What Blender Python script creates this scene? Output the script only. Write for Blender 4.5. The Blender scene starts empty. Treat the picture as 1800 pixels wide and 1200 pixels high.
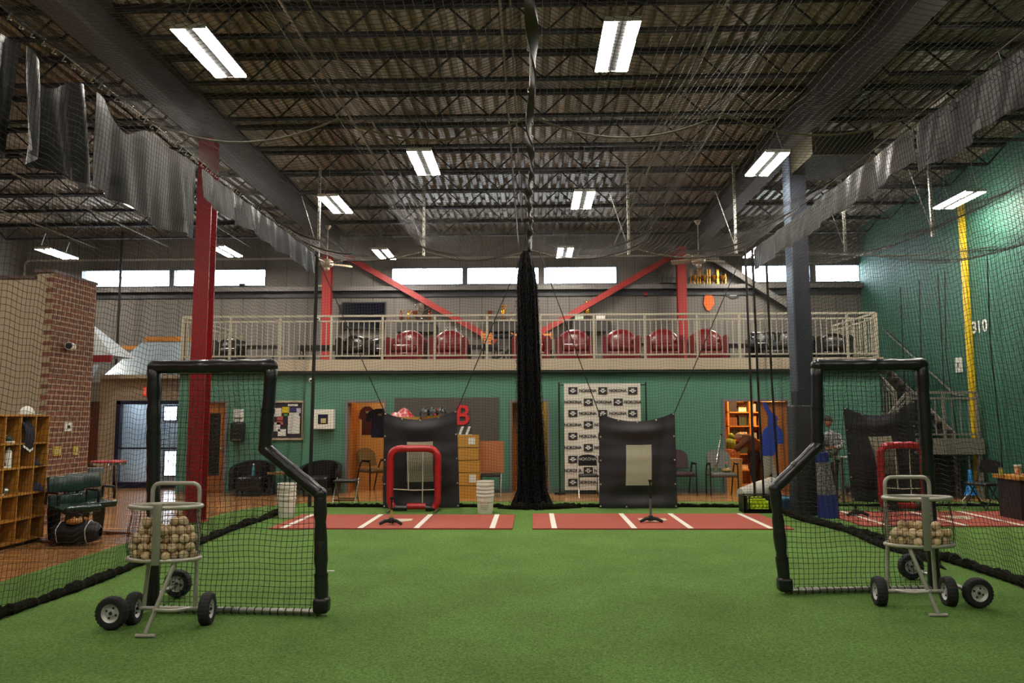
import bpy, bmesh, math, random
import numpy as np
from mathutils import Vector, Matrix, Euler
random.seed(7); rng = np.random.default_rng(7)
scn = bpy.context.scene
col = scn.collection
R = math.radians

# ---------------- camera ----------------
cam_d = bpy.data.cameras.new('camera'); cam = bpy.data.objects.new('camera', cam_d); col.objects.link(cam)
cam_d.sensor_width = 36.0; cam_d.lens = 36.0 * 1350 / 1800; cam_d.clip_end = 200
CAM = Vector((0, 0, 1.65))
cam.matrix_world = (Matrix.Translation(CAM) @ Matrix.Rotation(R(1.478), 4, 'Z') @
                    Matrix.Rotation(R(90) + math.atan(.1), 4, 'X') @ Matrix.Rotation(R(-0.15), 4, 'Z'))
scn.camera = cam
# ---------------- world: bright overcast daylight outside the clerestory windows ----------------
wd = bpy.data.worlds.new('daylight'); scn.world = wd; wd.use_nodes = True
bg = wd.node_tree.nodes['Background']; bg.inputs[0].default_value = (.74, .88, 1, 1); bg.inputs[1].default_value = 20.0
# ---------------- exposure / colour management ----------------
scn.view_settings.view_transform = 'Standard'; scn.view_settings.look = 'None'
scn.view_settings.exposure = 0.0; scn.view_settings.gamma = 1.0; scn.view_settings.use_curve_mapping = False
scn.cycles.use_denoising = True
scn.cycles.max_bounces = 6; scn.cycles.diffuse_bounces = 4; scn.cycles.glossy_bounces = 3
scn.cycles.transmission_bounces = 4; scn.cycles.transparent_max_bounces = 8
scn.cycles.sample_clamp_indirect = 6
LIGHT = 125.0      # brightness of the fluorescent tubes

# ---------------- pixel -> place helpers (photo frame 1800 x 1200) ----------------
def ray(px, py):
    return cam.matrix_world.to_3x3() @ Vector(((px - 900) / 1350, (600 - py) / 1350, -1))
def PY(px, py, Y):
    d = ray(px, py); return CAM + d * (Y / d.y)
def PX(px, py, X):
    d = ray(px, py); return CAM + d * (X / d.x)
def PZ(px, py, z=0.0):
    d = ray(px, py); return CAM + d * ((z - CAM.z) / d.z)

# ---------------- materials ----------------
def lin(c):
    c = c.lstrip('#'); o = []
    for i in (0, 2, 4):
        v = int(c[i:i + 2], 16) / 255
        o.append(v / 12.92 if v <= .04045 else ((v + .055) / 1.055) ** 2.4)
    return tuple(o) + (1,)
MT = {}
def mat(name, color, rough=.6, metal=0., noise=None, color2=None, bump=None, coat=0., emis=None, spec=None, stretch=None):
    """principled material; noise=(scale, amount) mixes towards color2; bump=(scale, strength)"""
    if name in MT: return MT[name]
    m = bpy.data.materials.new(name); m.use_nodes = True; nt = m.node_tree; N = nt.nodes; L = nt.links
    b = N['Principled BSDF']; c = lin(color) if isinstance(color, str) else color
    b.inputs['Base Color'].default_value = c; b.inputs['Roughness'].default_value = rough; b.inputs['Metallic'].default_value = metal
    if spec is not None: b.inputs['Specular IOR Level'].default_value = spec
    if coat: b.inputs['Coat Weight'].default_value = coat; b.inputs['Coat Roughness'].default_value = .15
    if emis: b.inputs['Emission Color'].default_value = lin(emis[0]); b.inputs['Emission Strength'].default_value = emis[1]
    tc = N.new('ShaderNodeTexCoord'); mp = N.new('ShaderNodeMapping'); L.new(tc.outputs['Object'], mp.inputs[0])
    if stretch: mp.inputs['Scale'].default_value = stretch
    if noise:
        n = N.new('ShaderNodeTexNoise'); n.inputs['Scale'].default_value = noise[0]; n.inputs['Detail'].default_value = 5
        L.new(mp.outputs[0], n.inputs[0])
        mx = N.new('ShaderNodeMix'); mx.data_type = 'RGBA'
        c2 = lin(color2) if color2 else tuple(v * .6 for v in c[:3]) + (1,)
        mx.inputs[6].default_value = c; mx.inputs[7].default_value = c2
        mr = N.new('ShaderNodeMapRange'); mr.inputs[1].default_value = .35; mr.inputs[2].default_value = .65; mr.inputs[4].default_value = noise[1]
        L.new(n.outputs[0], mr.inputs[0]); L.new(mr.outputs[0], mx.inputs[0]); L.new(mx.outputs[2], b.inputs['Base Color'])
    if bump:
        n2 = N.new('ShaderNodeTexNoise'); n2.inputs['Scale'].default_value = bump[0]; n2.inputs['Detail'].default_value = 4
        L.new(mp.outputs[0], n2.inputs[0])
        bp = N.new('ShaderNodeBump'); bp.inputs['Strength'].default_value = bump[1]; bp.inputs['Distance'].default_value = .01
        L.new(n2.outputs[0], bp.inputs['Height']); L.new(bp.outputs[0], b.inputs['Normal'])
    MT[name] = m; return m
def emit(name, color, s):
    if name in MT: return MT[name]
    m = bpy.data.materials.new(name); m.use_nodes = True; nt = m.node_tree; nt.nodes.clear()
    e = nt.nodes.new('ShaderNodeEmission'); e.inputs[0].default_value = lin(color); e.inputs[1].default_value = s
    o = nt.nodes.new('ShaderNodeOutputMaterial'); nt.links.new(e.outputs[0], o.inputs[0]); MT[name] = m; return m
def math_node(nt, op, a, b=None, c=None):
    n = nt.nodes.new('ShaderNodeMath'); n.operation = op
    for i, v in enumerate((a, b, c)):
        if v is None: continue
        if hasattr(v, 'type') and hasattr(v, 'links'): nt.links.new(v, n.inputs[i])
        else: n.inputs[i].default_value = v
    return n.outputs[0]
def striped(name, color, rough, axis, pitch, width, line_col, metal=0):
    """panel material with thin seams every pitch metres along an axis"""
    m = mat(name, color, rough, metal, noise=(1.3, .25)); nt = m.node_tree; b = nt.nodes['Principled BSDF']
    tc = nt.nodes.new('ShaderNodeTexCoord'); sp = nt.nodes.new('ShaderNodeSeparateXYZ'); nt.links.new(tc.outputs['Object'], sp.inputs[0])
    v = math_node(nt, 'FRACT', math_node(nt, 'DIVIDE', math_node(nt, 'ADD', sp.outputs[axis], 100), pitch))
    s = math_node(nt, 'LESS_THAN', v, width / pitch)
    src = b.inputs['Base Color'].links[0].from_socket
    mx = nt.nodes.new('ShaderNodeMix'); mx.data_type = 'RGBA'; nt.links.new(s, mx.inputs[0]); nt.links.new(src, mx.inputs[6]); mx.inputs[7].default_value = lin(line_col)
    nt.links.new(mx.outputs[2], b.inputs['Base Color']); return m
def brickmat(name, c1, c2, mortar, bw, bh, ms, axes, rough=.8, offset=.5):
    m = mat(name, c1, rough); nt = m.node_tree; b = nt.nodes['Principled BSDF']
    tc = nt.nodes.new('ShaderNodeTexCoord'); sp = nt.nodes.new('ShaderNodeSeparateXYZ'); nt.links.new(tc.outputs['Object'], sp.inputs[0])
    cb = nt.nodes.new('ShaderNodeCombineXYZ'); nt.links.new(sp.outputs[axes[0]], cb.inputs[0]); nt.links.new(sp.outputs[axes[1]], cb.inputs[1])
    br = nt.nodes.new('ShaderNodeTexBrick'); nt.links.new(cb.outputs[0], br.inputs[0]); br.offset = offset
    br.inputs['Color1'].default_value = lin(c1); br.inputs['Color2'].default_value = lin(c2); br.inputs['Mortar'].default_value = lin(mortar)
    br.inputs['Scale'].default_value = 1; br.inputs['Mortar Size'].default_value = ms; br.inputs['Brick Width'].default_value = bw; br.inputs['Row Height'].default_value = bh
    nt.links.new(br.outputs['Color'], b.inputs['Base Color']); return m

# ---------------- mesh builder ----------------
class B:
    def __init__(s): s.v = []; s.f = []; s.m = []; s.cur = 0
    def add(s, vs, fs):
        o = len(s.v); s.v += [tuple(p) for p in vs]; s.f += [tuple(i + o for i in f) for f in fs]; s.m += [s.cur] * len(fs); return s
    def box(s, x0, x1, y0, y1, z0, z1):
        return s.add([(x, y, z) for z in (z0, z1) for y in (y0, y1) for x in (x0, x1)],
                     [(0, 2, 3, 1), (4, 5, 7, 6), (0, 1, 5, 4), (2, 6, 7, 3), (0, 4, 6, 2), (1, 3, 7, 5)])
    def cbox(s, c, sz, rot=None, bev=0):
        """box centred at c, optional Euler rotation, optional chamfer"""
        hx, hy, hz = [v / 2 for v in sz]
        if bev <= 0:
            vs = [Vector((x, y, z)) for z in (-hz, hz) for y in (-hy, hy) for x in (-hx, hx)]
            fs = [(0, 2, 3, 1), (4, 5, 7, 6), (0, 1, 5, 4), (2, 6, 7, 3), (0, 4, 6, 2), (1, 3, 7, 5)]
        else:
            bm = bmesh.new(); bmesh.ops.create_cube(bm, size=1)
            for v in bm.verts: v.co = Vector((v.co.x * 2 * hx, v.co.y * 2 * hy, v.co.z * 2 * hz))
            bmesh.ops.bevel(bm, geom=bm.edges[:], offset=min(bev, hx * .95, hy * .95, hz * .95), segments=3, profile=.5, affect='EDGES')
            bm.verts.index_update(); vs = [v.co.copy() for v in bm.verts]; fs = [[v.index for v in f.verts] for f in bm.faces]; bm.free()
        M = (Euler(rot).to_matrix() if rot else Matrix.Identity(3))
        return s.add([M @ v + Vector(c) for v in vs], fs)
    def bar(s, a, b, w, h=None, up=(0, 0, 1)):
        a = Vector(a); b = Vector(b); d = (b - a).normalized(); u = Vector(up)
        if abs(d.dot(u)) > .98: u = Vector((0, 1, 0))
        x = d.cross(u).normalized() * (w / 2); y = x.cross(d).normalized() * ((h or w) / 2)
        vs = [p + i * x + j * y for p in (a, b) for j in (-1, 1) for i in (-1, 1)]
        return s.add(vs, [(0, 2, 3, 1), (4, 5, 7, 6), (0, 1, 5, 4), (2, 6, 7, 3), (0, 4, 6, 2), (1, 3, 7, 5)])
    def tube(s, pts, r, n=8, closed=False, cap=True):
        pts = [Vector(p) for p in pts]; k = len(pts); rs = r if isinstance(r, (list, tuple)) else [r] * k
        vs = []; prev = None
        for i, p in enumerate(pts):
            if closed: d = (pts[(i + 1) % k] - pts[i - 1])
            else: d = pts[min(i + 1, k - 1)] - pts[max(i - 1, 0)]
            d.normalize()
            if prev is None:
                a = Vector((0, 0, 1)) if abs(d.z) < .9 else Vector((0, 1, 0))
                x = d.cross(a).normalized()
            else:
                x = (prev - d * prev.dot(d)).normalized()
            prev = x; y = d.cross(x)
            for j in range(n):
                t = 2 * math.pi * j / n; vs.append(p + (x * math.cos(t) + y * math.sin(t)) * rs[i])
        fs = []
        for i in range(k if closed else k - 1):
            for j in range(n):
                a = i * n + j; b = i * n + (j + 1) % n; c = ((i + 1) % k) * n + (j + 1) % n; d = ((i + 1) % k) * n + j
                fs.append((a, b, c, d))
        if cap and not closed: fs.append(tuple(range(n))[::-1]); fs.append(tuple((k - 1) * n + j for j in range(n)))
        return s.add(vs, fs)
    def lathe(s, prof, c=(0, 0, 0), n=20, axis='Z', cap=True):
        """prof = [(r, h)] along an axis"""
        vs = []; c = Vector(c)
        for r_, h in prof:
            for j in range(n):
                t = 2 * math.pi * j / n; a, b_ = r_ * math.cos(t), r_ * math.sin(t)
                vs.append(c + Vector((a, b_, h) if axis == 'Z' else ((h, a, b_) if axis == 'X' else (b_, h, a))))
        fs = []
        for i in range(len(prof) - 1):
            for j in range(n):
                fs.append((i * n + j, i * n + (j + 1) % n, (i + 1) * n + (j + 1) % n, (i + 1) * n + j))
        if cap: fs.append(tuple(range(n))[::-1]); fs.append(tuple((len(prof) - 1) * n + j for j in range(n)))
        return s.add(vs, fs)
    def ball(s, c, r, n=12, m=8, sc=(1, 1, 1)):
        vs = [Vector(c) + Vector((0, 0, -r * sc[2]))]
        for i in range(1, m):
            ph = -math.pi / 2 + math.pi * i / m
            for j in range(n):
                t = 2 * math.pi * j / n
                vs.append(Vector(c) + Vector((r * sc[0] * math.cos(ph) * math.cos(t), r * sc[1] * math.cos(ph) * math.sin(t), r * sc[2] * math.sin(ph))))
        vs.append(Vector(c) + Vector((0, 0, r * sc[2]))); fs = []
        for j in range(n):
            fs.append((0, 1 + (j + 1) % n, 1 + j)); e = 1 + (m - 2) * n; fs.append((e + j, e + (j + 1) % n, len(vs) - 1))
        for i in range(m - 2):
            for j in range(n):
                a = 1 + i * n; fs.append((a + j, a + (j + 1) % n, a + n + (j + 1) % n, a + n + j))
        return s.add(vs, fs)
    def poly(s, pts, vec):
        """extrude polygon pts by vec"""
        n = len(pts); vec = Vector(vec); pts = [Vector(p) for p in pts]
        return s.add(pts + [p + vec for p in pts], [tuple(range(n))[::-1], tuple(range(n, 2 * n))] +
                     [(i, (i + 1) % n, n + (i + 1) % n, n + i) for i in range(n)])
    def grid(s, fn, nu, nv, thick=0):
        """surface fn(u,v)->point for u,v in 0..1; thick>0 adds a second skin by offsetting along the normal"""
        P = [[Vector(fn(i / nu, j / nv)) for j in range(nv + 1)] for i in range(nu + 1)]
        o = len(s.v)
        idx = lambda i, j: i * (nv + 1) + j
        fs = [(idx(i, j), idx(i + 1, j), idx(i + 1, j + 1), idx(i, j + 1)) for i in range(nu) for j in range(nv)]
        vs = [p for r_ in P for p in r_]
        if thick:
            vs2 = []
            for i in range(nu + 1):
                for j in range(nv + 1):
                    a = P[min(i + 1, nu)][j] - P[max(i - 1, 0)][j]; b_ = P[i][min(j + 1, nv)] - P[i][max(j - 1, 0)]
                    vs2.append(P[i][j] + a.cross(b_).normalized() * -thick)
            k = len(vs); fs2 = [tuple(k + q for q in f[::-1]) for f in fs]
            rim = [idx(i, 0) for i in range(nu)] + [idx(nu, j) for j in range(nv)] + [idx(i, nv) for i in range(nu, 0, -1)] + [idx(0, j) for j in range(nv, 0, -1)]
            fs3 = [(rim[(q + 1) % len(rim)], rim[q], k + rim[q], k + rim[(q + 1) % len(rim)]) for q in range(len(rim))]
            return s.add(vs + vs2, fs + fs2 + fs3)
        return s.add(vs, fs)
    def build(s, name, m, parent=None, smooth=False, world=False):
        me = bpy.data.meshes.new(name); vs = s.v
        if parent is not None and world:
            w = parent
            off = Vector((0, 0, 0))
            while w is not None: off += w.location; w = w.parent
            vs = [tuple(Vector(p) - off) for p in vs]
        me.from_pydata(vs, [], s.f)
        ms = m if isinstance(m, (list, tuple)) else [m]
        for q in ms: me.materials.append(q)
        if len(ms) > 1: me.polygons.foreach_set('material_index', s.m)
        if smooth:
            me.polygons.foreach_set('use_smooth', [True] * len(me.polygons))
            try: me.set_sharp_from_angle(angle=R(40))
            except Exception: pass
        me.update(); o = bpy.data.objects.new(name, me); col.objects.link(o)
        if parent is not None: o.parent = parent
        return o
def tag(o, label=None, cat=None, group=None, kind=None):
    if label: o['label'] = label
    if cat: o['category'] = cat
    if group: o['group'] = group
    if kind: o['kind'] = kind
    return o
def thing(name, label, cat, loc=(0, 0, 0), rz=0, group=None, kind=None):
    o = bpy.data.objects.new(name, None); col.objects.link(o); o.location = loc; o.rotation_euler = (0, 0, rz)
    o.empty_display_size = .1
    return tag(o, label, cat, group, kind)
def dup(root, loc=None, rz=None, label=None, group=None):
    r_ = root.copy(); col.objects.link(r_)
    if loc is not None: r_.location = loc
    if rz is not None: r_.rotation_euler = (0, 0, rz)
    if label: r_['label'] = label
    if group: r_['group'] = group
    def rec(src, dst):
        for ch in list(src.children):
            c = ch.copy(); col.objects.link(c); c.parent = dst; rec(ch, c)
    rec(root, r_); return r_
def cells(*a): return a
def arc(c, r, a0, a1, n, plane='XZ'):
    out = []
    for i in range(n + 1):
        t = R(a0 + (a1 - a0) * i / n); x, y = r * math.cos(t), r * math.sin(t)
        out.append(Vector(c) + (Vector((x, 0, y)) if plane == 'XZ' else Vector((x, y, 0)) if plane == 'XY' else Vector((0, x, y))))
    return out
def rounded(pts, r, n=5):
    """round the inner corners of a polyline"""
    pts = [Vector(p) for p in pts]; out = [pts[0]]
    for i in range(1, len(pts) - 1):
        a, b, c = pts[i - 1], pts[i], pts[i + 1]
        d1 = (a - b); d2 = (c - b); q = min(r, d1.length * .49, d2.length * .49)
        s_, e = b + d1.normalized() * q, b + d2.normalized() * q
        for k in range(n + 1):
            t = k / n; out.append((s_ * (1 - t) + b * t) * (1 - t) + (b * (1 - t) + e * t) * t)
    return out + [pts[-1]]
def text_mesh(txt, size, shear=0, extrude=.002, sx=1.0, bold=0):
    cu = bpy.data.curves.new('lettering', 'FONT'); cu.body = txt; cu.size = size; cu.extrude = extrude; cu.shear = shear; cu.offset = bold
    cu.align_x = 'CENTER'; cu.align_y = 'CENTER'
    o = bpy.data.objects.new('lettering', cu); col.objects.link(o)
    dg = bpy.context.evaluated_depsgraph_get(); me = o.evaluated_get(dg).to_mesh()
    vs = [Vector((v.co.x * sx, v.co.y, v.co.z)) for v in me.vertices]; fs = [tuple(p.vertices) for p in me.polygons]
    bpy.data.objects.remove(o); bpy.data.curves.remove(cu); return vs, fs
_tc = {}
def put_text(b, txt, size, c, face='front', shear=0, sx=1.0, ex=.002, bold=0):
    """add lettering to builder; face 'front' reads towards -Y, 'left' reads towards -X"""
    k = (txt, size, shear, sx, ex, bold)
    if k not in _tc: _tc[k] = text_mesh(txt, size, shear=shear, sx=sx, extrude=ex, bold=bold)
    vs, fs = _tc[k]; c = Vector(c)
    if face == 'front': b.add([c + Vector((v.x, -v.z, v.y)) for v in vs], fs)
    else: b.add([c + Vector((-v.z, -v.x, v.y)) for v in vs], fs)

def net_mesh(name, P, r, m, parent=None, frame=None):
    """P: numpy (nu+1, nv+1, 3) of knots; every strand a thin triangular cord"""
    nu, nv = P.shape[0], P.shape[1]
    V = []; F = []; base = 0
    for dirn in (0, 1):
        Q = P if dirn == 0 else P.transpose(1, 0, 2)       # strands run along axis 0 of Q
        a, b = Q.shape[0], Q.shape[1]
        d = np.gradient(Q, axis=0); d /= np.linalg.norm(d, axis=2, keepdims=True) + 1e-9
        ref = np.array(frame if frame is not None else (0.31, 0.53, 0.79))
        x = np.cross(d, ref); x /= np.linalg.norm(x, axis=2, keepdims=True) + 1e-9; y = np.cross(d, x)
        vv = np.stack([Q + r * (math.cos(t) * x + math.sin(t) * y) for t in (0, 2.094, 4.189)], axis=2)  # a,b,3,3
        V.append(vv.reshape(-1, 3)); idx = base + np.arange(a * b * 3).reshape(a, b, 3)
        for k in range(3):
            k2 = (k + 1) % 3
            F.append(np.stack([idx[:-1, :, k], idx[1:, :, k], idx[1:, :, k2], idx[:-1, :, k2]], axis=-1).reshape(-1, 4))
        base += a * b * 3
    V = np.concatenate(V).astype(np.float32); F = np.concatenate(F).astype(np.int32)
    me = bpy.data.meshes.new(name); me.vertices.add(len(V)); me.vertices.foreach_set('co', V.ravel())
    me.loops.add(F.size); me.loops.foreach_set('vertex_index', F.ravel())
    me.polygons.add(len(F)); me.polygons.foreach_set('loop_start', np.arange(0, F.size, 4, dtype=np.int32))
    me.update(calc_edges=True); me.materials.append(m)
    o = bpy.data.objects.new(name, me); col.objects.link(o)
    if parent is not None: o.parent = parent
    return o

# colours / materials
M_net = mat('net_cord', '#0f0d0c', .8)
M_blackpad = mat('black_vinyl', '#17161a', .32, bump=(9, .5), spec=.6)
M_steel = mat('galvanised_steel', '#9b9c92', .35, .85, noise=(30, .25))
M_alum = mat('aluminium_tube', '#b3aea2', .4, .45, noise=(24, .3))
M_chrome = mat('chrome', '#d8d8d8', .12, 1)
M_darkmetal = mat('dark_metal', '#1d1c1c', .5, .3)
M_joist = mat('joist_steel', '#15110f', .8, .0, noise=(4, .4))
M_white = mat('white_paint', '#d8d6cf', .5)
M_cream = mat('cream_paint', '#aa9b85', .6, noise=(3, .2), color2='#9c8e79')
M_rail = mat('cream_railing', '#a39a88', .45)
M_redsteel = mat('red_steel', '#9a1016', .42, noise=(8, .3), color2='#7d0c12')
M_rubber = mat('tyre_rubber', '#151414', .75, bump=(60, .3))
M_blackplastic = mat('black_plastic', '#131315', .35)
M_wood = mat('pine_plywood', '#b07a2c', .5, noise=(3, .5), color2='#8d5a1b', stretch=(1, 1, 8))
M_warm = mat('warm_wall', '#c6a26c', .7)
M_white_plastic = mat('white_plastic', '#dedccf', .4)
M_cardboard = mat('cardboard', '#c08a35', .75, noise=(6, .25))

# =====================================================================
# SETTING
# =====================================================================
XL, XR, YF, YB, ZR = -14.6, 9.2, -9.0, 21.5, 6.95
# floor: narrow wooden boards
M_floor = brickmat('wood_floor', '#bb8653', '#a06f45', '#644328', 1.4, .083, .004, (0, 1), .2)
b = B().box(XL, XR, YF, YB, -.12, 0); tag(b.build('floor', M_floor), kind='structure')
# turf
M_turf = bpy.data.materials.new('turf'); M_turf.use_nodes = True
def turf_nodes():
    nt = M_turf.node_tree; bs = nt.nodes['Principled BSDF']; bs.inputs['Roughness'].default_value = .95; bs.inputs['Specular IOR Level'].default_value = .1
    tc = nt.nodes.new('ShaderNodeTexCoord')
    n1 = nt.nodes.new('ShaderNodeTexNoise'); n1.inputs['Scale'].default_value = 1.1; n1.inputs['Detail'].default_value = 4
    n2 = nt.nodes.new('ShaderNodeTexNoise'); n2.inputs['Scale'].default_value = 55; n2.inputs['Detail'].default_value = 8; n2.inputs['Roughness'].default_value = .75
    for n in (n1, n2): nt.links.new(tc.outputs['Object'], n.inputs[0])
    cr = nt.nodes.new('ShaderNodeValToRGB'); cr.color_ramp.elements[0].position = .36; cr.color_ramp.elements[1].position = .66
    cr.color_ramp.elements[0].color = lin('#43632a'); cr.color_ramp.elements[1].color = lin('#7fa356')
    nt.links.new(n2.outputs[0], cr.inputs[0])
    mx = nt.nodes.new('ShaderNodeMix'); mx.data_type = 'RGBA'; mx.blend_type = 'MULTIPLY'; mx.inputs[0].default_value = .5
    cr2 = nt.nodes.new('ShaderNodeValToRGB'); cr2.color_ramp.elements[0].position = .35; cr2.color_ramp.elements[1].position = .65
    cr2.color_ramp.elements[0].color = (.62, .62, .62, 1); cr2.color_ramp.elements[1].color = (1, 1, 1, 1)
    nt.links.new(n1.outputs[0], cr2.inputs[0]); nt.links.new(cr.outputs[0], mx.inputs[6]); nt.links.new(cr2.outputs[0], mx.inputs[7])
    nt.links.new(mx.outputs[2], bs.inputs['Base Color'])
    bp = nt.nodes.new('ShaderNodeBump'); bp.inputs['Strength'].default_value = .9; bp.inputs['Distance'].default_value = .02
    nt.links.new(n2.outputs[0], bp.inputs['Height']); nt.links.new(bp.outputs[0], bs.inputs['Normal'])
turf_nodes()
TX, TY = -5.4, 15.45
pts = [(TX, YF + .02), (XR - .02, YF + .02), (XR - .02, TY), (-3.4, TY)] + [(TX + 2.0 - 2.0 * math.sin(R(a)), TY - 2.0 + 2.0 * math.cos(R(a))) for a in range(10, 91, 10)]
tag(B().poly([(x, y, .001) for x, y in pts], (0, 0, .012)).build('turf_floor', M_turf), kind='structure')
tag(B().box(-2.35, -2.15, 8.45, 8.48, .013, .016).build('trim_1', M_white), kind='structure')

M_grey = striped('grey_wall_panels', '#6f6963', .7, 0, .62, .02, '#4b453f')
M_green = mat('green_wall_paint', '#4d7d67', .65, noise=(1.5, .2), color2='#45725d')
# back wall, pierced by the clerestory windows
WZ0, WZ1 = 5.42, 5.93
wins = [(143, 300), (305, 468), (688, 815), (820, 948), (955, 1085), (1303, 1425), (1432, 1512)]
WX = [(PY(a, 485, YB).x, PY(c, 485, YB).x) for a, c in wins]
b = B().box(XL, XR, YB, YB + .25, -.1, WZ0).box(XL, XR, YB, YB + .25, WZ1, 7.3)
x = XL
for x0, x1 in WX: b.box(x, x0, YB, YB + .25, WZ0, WZ1); x = x1
if x < XR: b.box(x, XR, YB, YB + .25, WZ0, WZ1)
tag(b.build('wall_back', M_grey), kind='structure')
M_frame = mat('window_frame', '#5b6470', .4, .5)
M_glass = bpy.data.materials.new('window_glass'); M_glass.use_nodes = True
def glass_nodes():
    nt = M_glass.node_tree; nt.nodes.clear(); t = nt.nodes.new('ShaderNodeBsdfTransparent'); g = nt.nodes.new('ShaderNodeBsdfGlossy')
    g.inputs['Roughness'].default_value = .02; mx = nt.nodes.new('ShaderNodeMixShader'); mx.inputs[0].default_value = .06
    o = nt.nodes.new('ShaderNodeOutputMaterial'); nt.links.new(t.outputs[0], mx.inputs[1]); nt.links.new(g.outputs[0], mx.inputs[2]); nt.links.new(mx.outputs[0], o.inputs[0])
glass_nodes()
for i, (x0, x1) in enumerate(WX):
    w = thing('window_%d' % (i + 1), None, None, ((x0 + x1) / 2, YB, WZ0), kind='structure')
    f = B(); t = .03
    f.box(x0, x1, YB - .02, YB + .12, WZ0, WZ0 + t).box(x0, x1, YB - .02, YB + .12, WZ1 - t, WZ1)
    f.box(x0, x0 + t, YB - .02, YB + .12, WZ0 + t, WZ1 - t).box(x1 - t, x1, YB - .02, YB + .12, WZ0 + t, WZ1 - t)
    f.build('window_frame', M_frame, w, world=True)
    B().box(x0 + t, x1 - t, YB + .06, YB + .07, WZ0 + t, WZ1 - t).build('window_pane', M_glass, w, world=True)
# ledge under the windows; its cast shade is painted as a dark band
t = thing('trim_2', None, None, (0, YB, 5.15), kind='structure')
B().box(XL, XR, YB - .22, YB, 5.28, 5.33).box(XL, XR, YB - .24, YB - .2, 5.24, 5.36).build('ledge', mat('girt_paint', '#6f6a66', .5), t, world=True)
B().box(XL, XR, YB - .06, YB - .001, 5.08, 5.27).build('shade_band', mat('girt_shade', '#2c2e33', .5), t, world=True)
# side and front walls
M_greenpanel = striped('green_wall_panels', '#2f5f4e', .62, 1, .9, .03, '#1d4636')
tag(B().box(XR, XR + .2, YF, YB, -.1, 7.3).build('wall_right', M_greenpanel), kind='structure')
tag(B().box(XL - .2, XL, YF, YB, -.1, 7.3).build('wall_left', mat('dark_grey_wall', '#5b534b', .7, noise=(1, .3))), kind='structure')
tag(B().box(XL, XR, YF - .2, YF, -.1, 7.3).build('wall_front', M_grey), kind='structure')

# ---- ceiling: corrugated deck, girders, bar joists ----
ceil = thing('ceiling', None, None, (0, 6, ZR), kind='structure')
M_deck = mat('corrugated_deck', '#9a8c78', .45, .3, noise=(2.5, .6), color2='#6e6250')
b = B(); pitch = .2; n = int((XR - XL) / pitch)
prof = []
for i in range(n + 1):
    x = XL + i * pitch
    prof += [(x, ZR + .09), (x + .06, ZR + .09), (x + .085, ZR + .01), (x + .175, ZR + .01)]
b.add([(x, YF, z) for x, z in prof] + [(x, YB, z) for x, z in prof], [(i, i + len(prof), i + 1 + len(prof), i + 1) for i in range(len(prof) - 1)])
b.build('corrugated_deck', M_deck, ceil, world=True)
B().box(XL, XR, YF, YB, ZR + .12, ZR + .35).build('roof_slab', M_joist, ceil, world=True)
BX = (-5.5, 4.6)
M_gird = mat('girder_paint', '#38322e', .6, noise=(2, .3))
for gx in BX:
    B().box(gx - .16, gx + .16, YF, YB, 6.36, 6.4).box(gx - .16, gx + .16, YF, YB, 6.9, 6.94).box(gx - .02, gx + .02, YF, YB, 6.4, 6.9).build('girder', M_gird, ceil, world=True)
spans = ((XL, BX[0] - .17), (BX[0] + .17, BX[1] - .17), (BX[1] + .17, XR))
for k in range(-4, 9):
    Y = 9.3 + 1.35 * k
    if Y > YB - .3: continue
    for x0, x1 in spans:
        j = B()
        j.box(x0, x1, Y - .06, Y - .01, 6.88, 6.94).box(x0, x1, Y + .01, Y + .06, 6.88, 6.94)
        j.box(x0 + .35, x1 - .35, Y - .045, Y - .012, 6.5, 6.54).box(x0 + .35, x1 - .35, Y + .012, Y + .045, 6.5, 6.54)
        nseg = int((x1 - x0 - .7) / .42); s_ = (x1 - x0 - .7) / nseg
        for q in range(nseg):
            xa = x0 + .35 + q * s_
            j.bar((xa, Y, 6.52 if q % 2 == 0 else 6.92), (xa + s_, Y, 6.92 if q % 2 == 0 else 6.52), .022)
        j.bar((x0, Y, 6.9), (x0 + .35, Y, 6.52), .03).bar((x1, Y, 6.9), (x1 - .35, Y, 6.52), .03)
        j.build('bar_joist', M_joist, ceil, world=True)
M_bridge = mat('bridging_bar', '#5d5138', .6)
for bx in (-12.3, -10.2, -7.9, -2.9, -.35, 2.3, 6.8):
    B().bar((bx, 3.5, 6.47), (bx, YB - .3, 6.47), .028).bar((bx + .1, 3.5, 6.88), (bx + .1, YB - .3, 6.88), .028).build('bridging_bar', M_bridge, ceil, world=True)

# ---- green wall under the mezzanine, pierced by doors ----
YG = 17.35
def zG(py): return PY(900, py, YG).z
gx0, gx1 = PY(312, 760, YG).x, PY(1552, 760, YG).x
doorsG = [(355, 399), (606, 679), (896, 967), (1271, 1391)]
DT = zG(702); SLAB0, SLAB1 = zG(651), zG(632)
DXs = [(PY(a, 780, YG).x, PY(c, 780, YG).x) for a, c in doorsG]
b = B(); x = gx0
for x0, x1 in DXs: b.box(x, x0, YG, YG + .15, 0, SLAB0); b.box(x0, x1, YG, YG + .15, DT, SLAB0); x = x1
b.box(x, gx1, YG, YG + .15, 0, SLAB0)
tag(b.build('wall_green', M_green), kind='structure')
tag(B().box(gx0, gx0 + .15, YG + .15, YB, 0, SLAB0).box(gx1 - .15, gx1, YG + .15, YB, 0, SLAB0).build('wall_side', M_green), kind='structure')
tag(B().box(gx0, gx1, YG - .05, YG, 0, .1).build('baseboard_back', mat('grey_baseboard', '#5f6a66', .5)), kind='structure') if False else None
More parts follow.
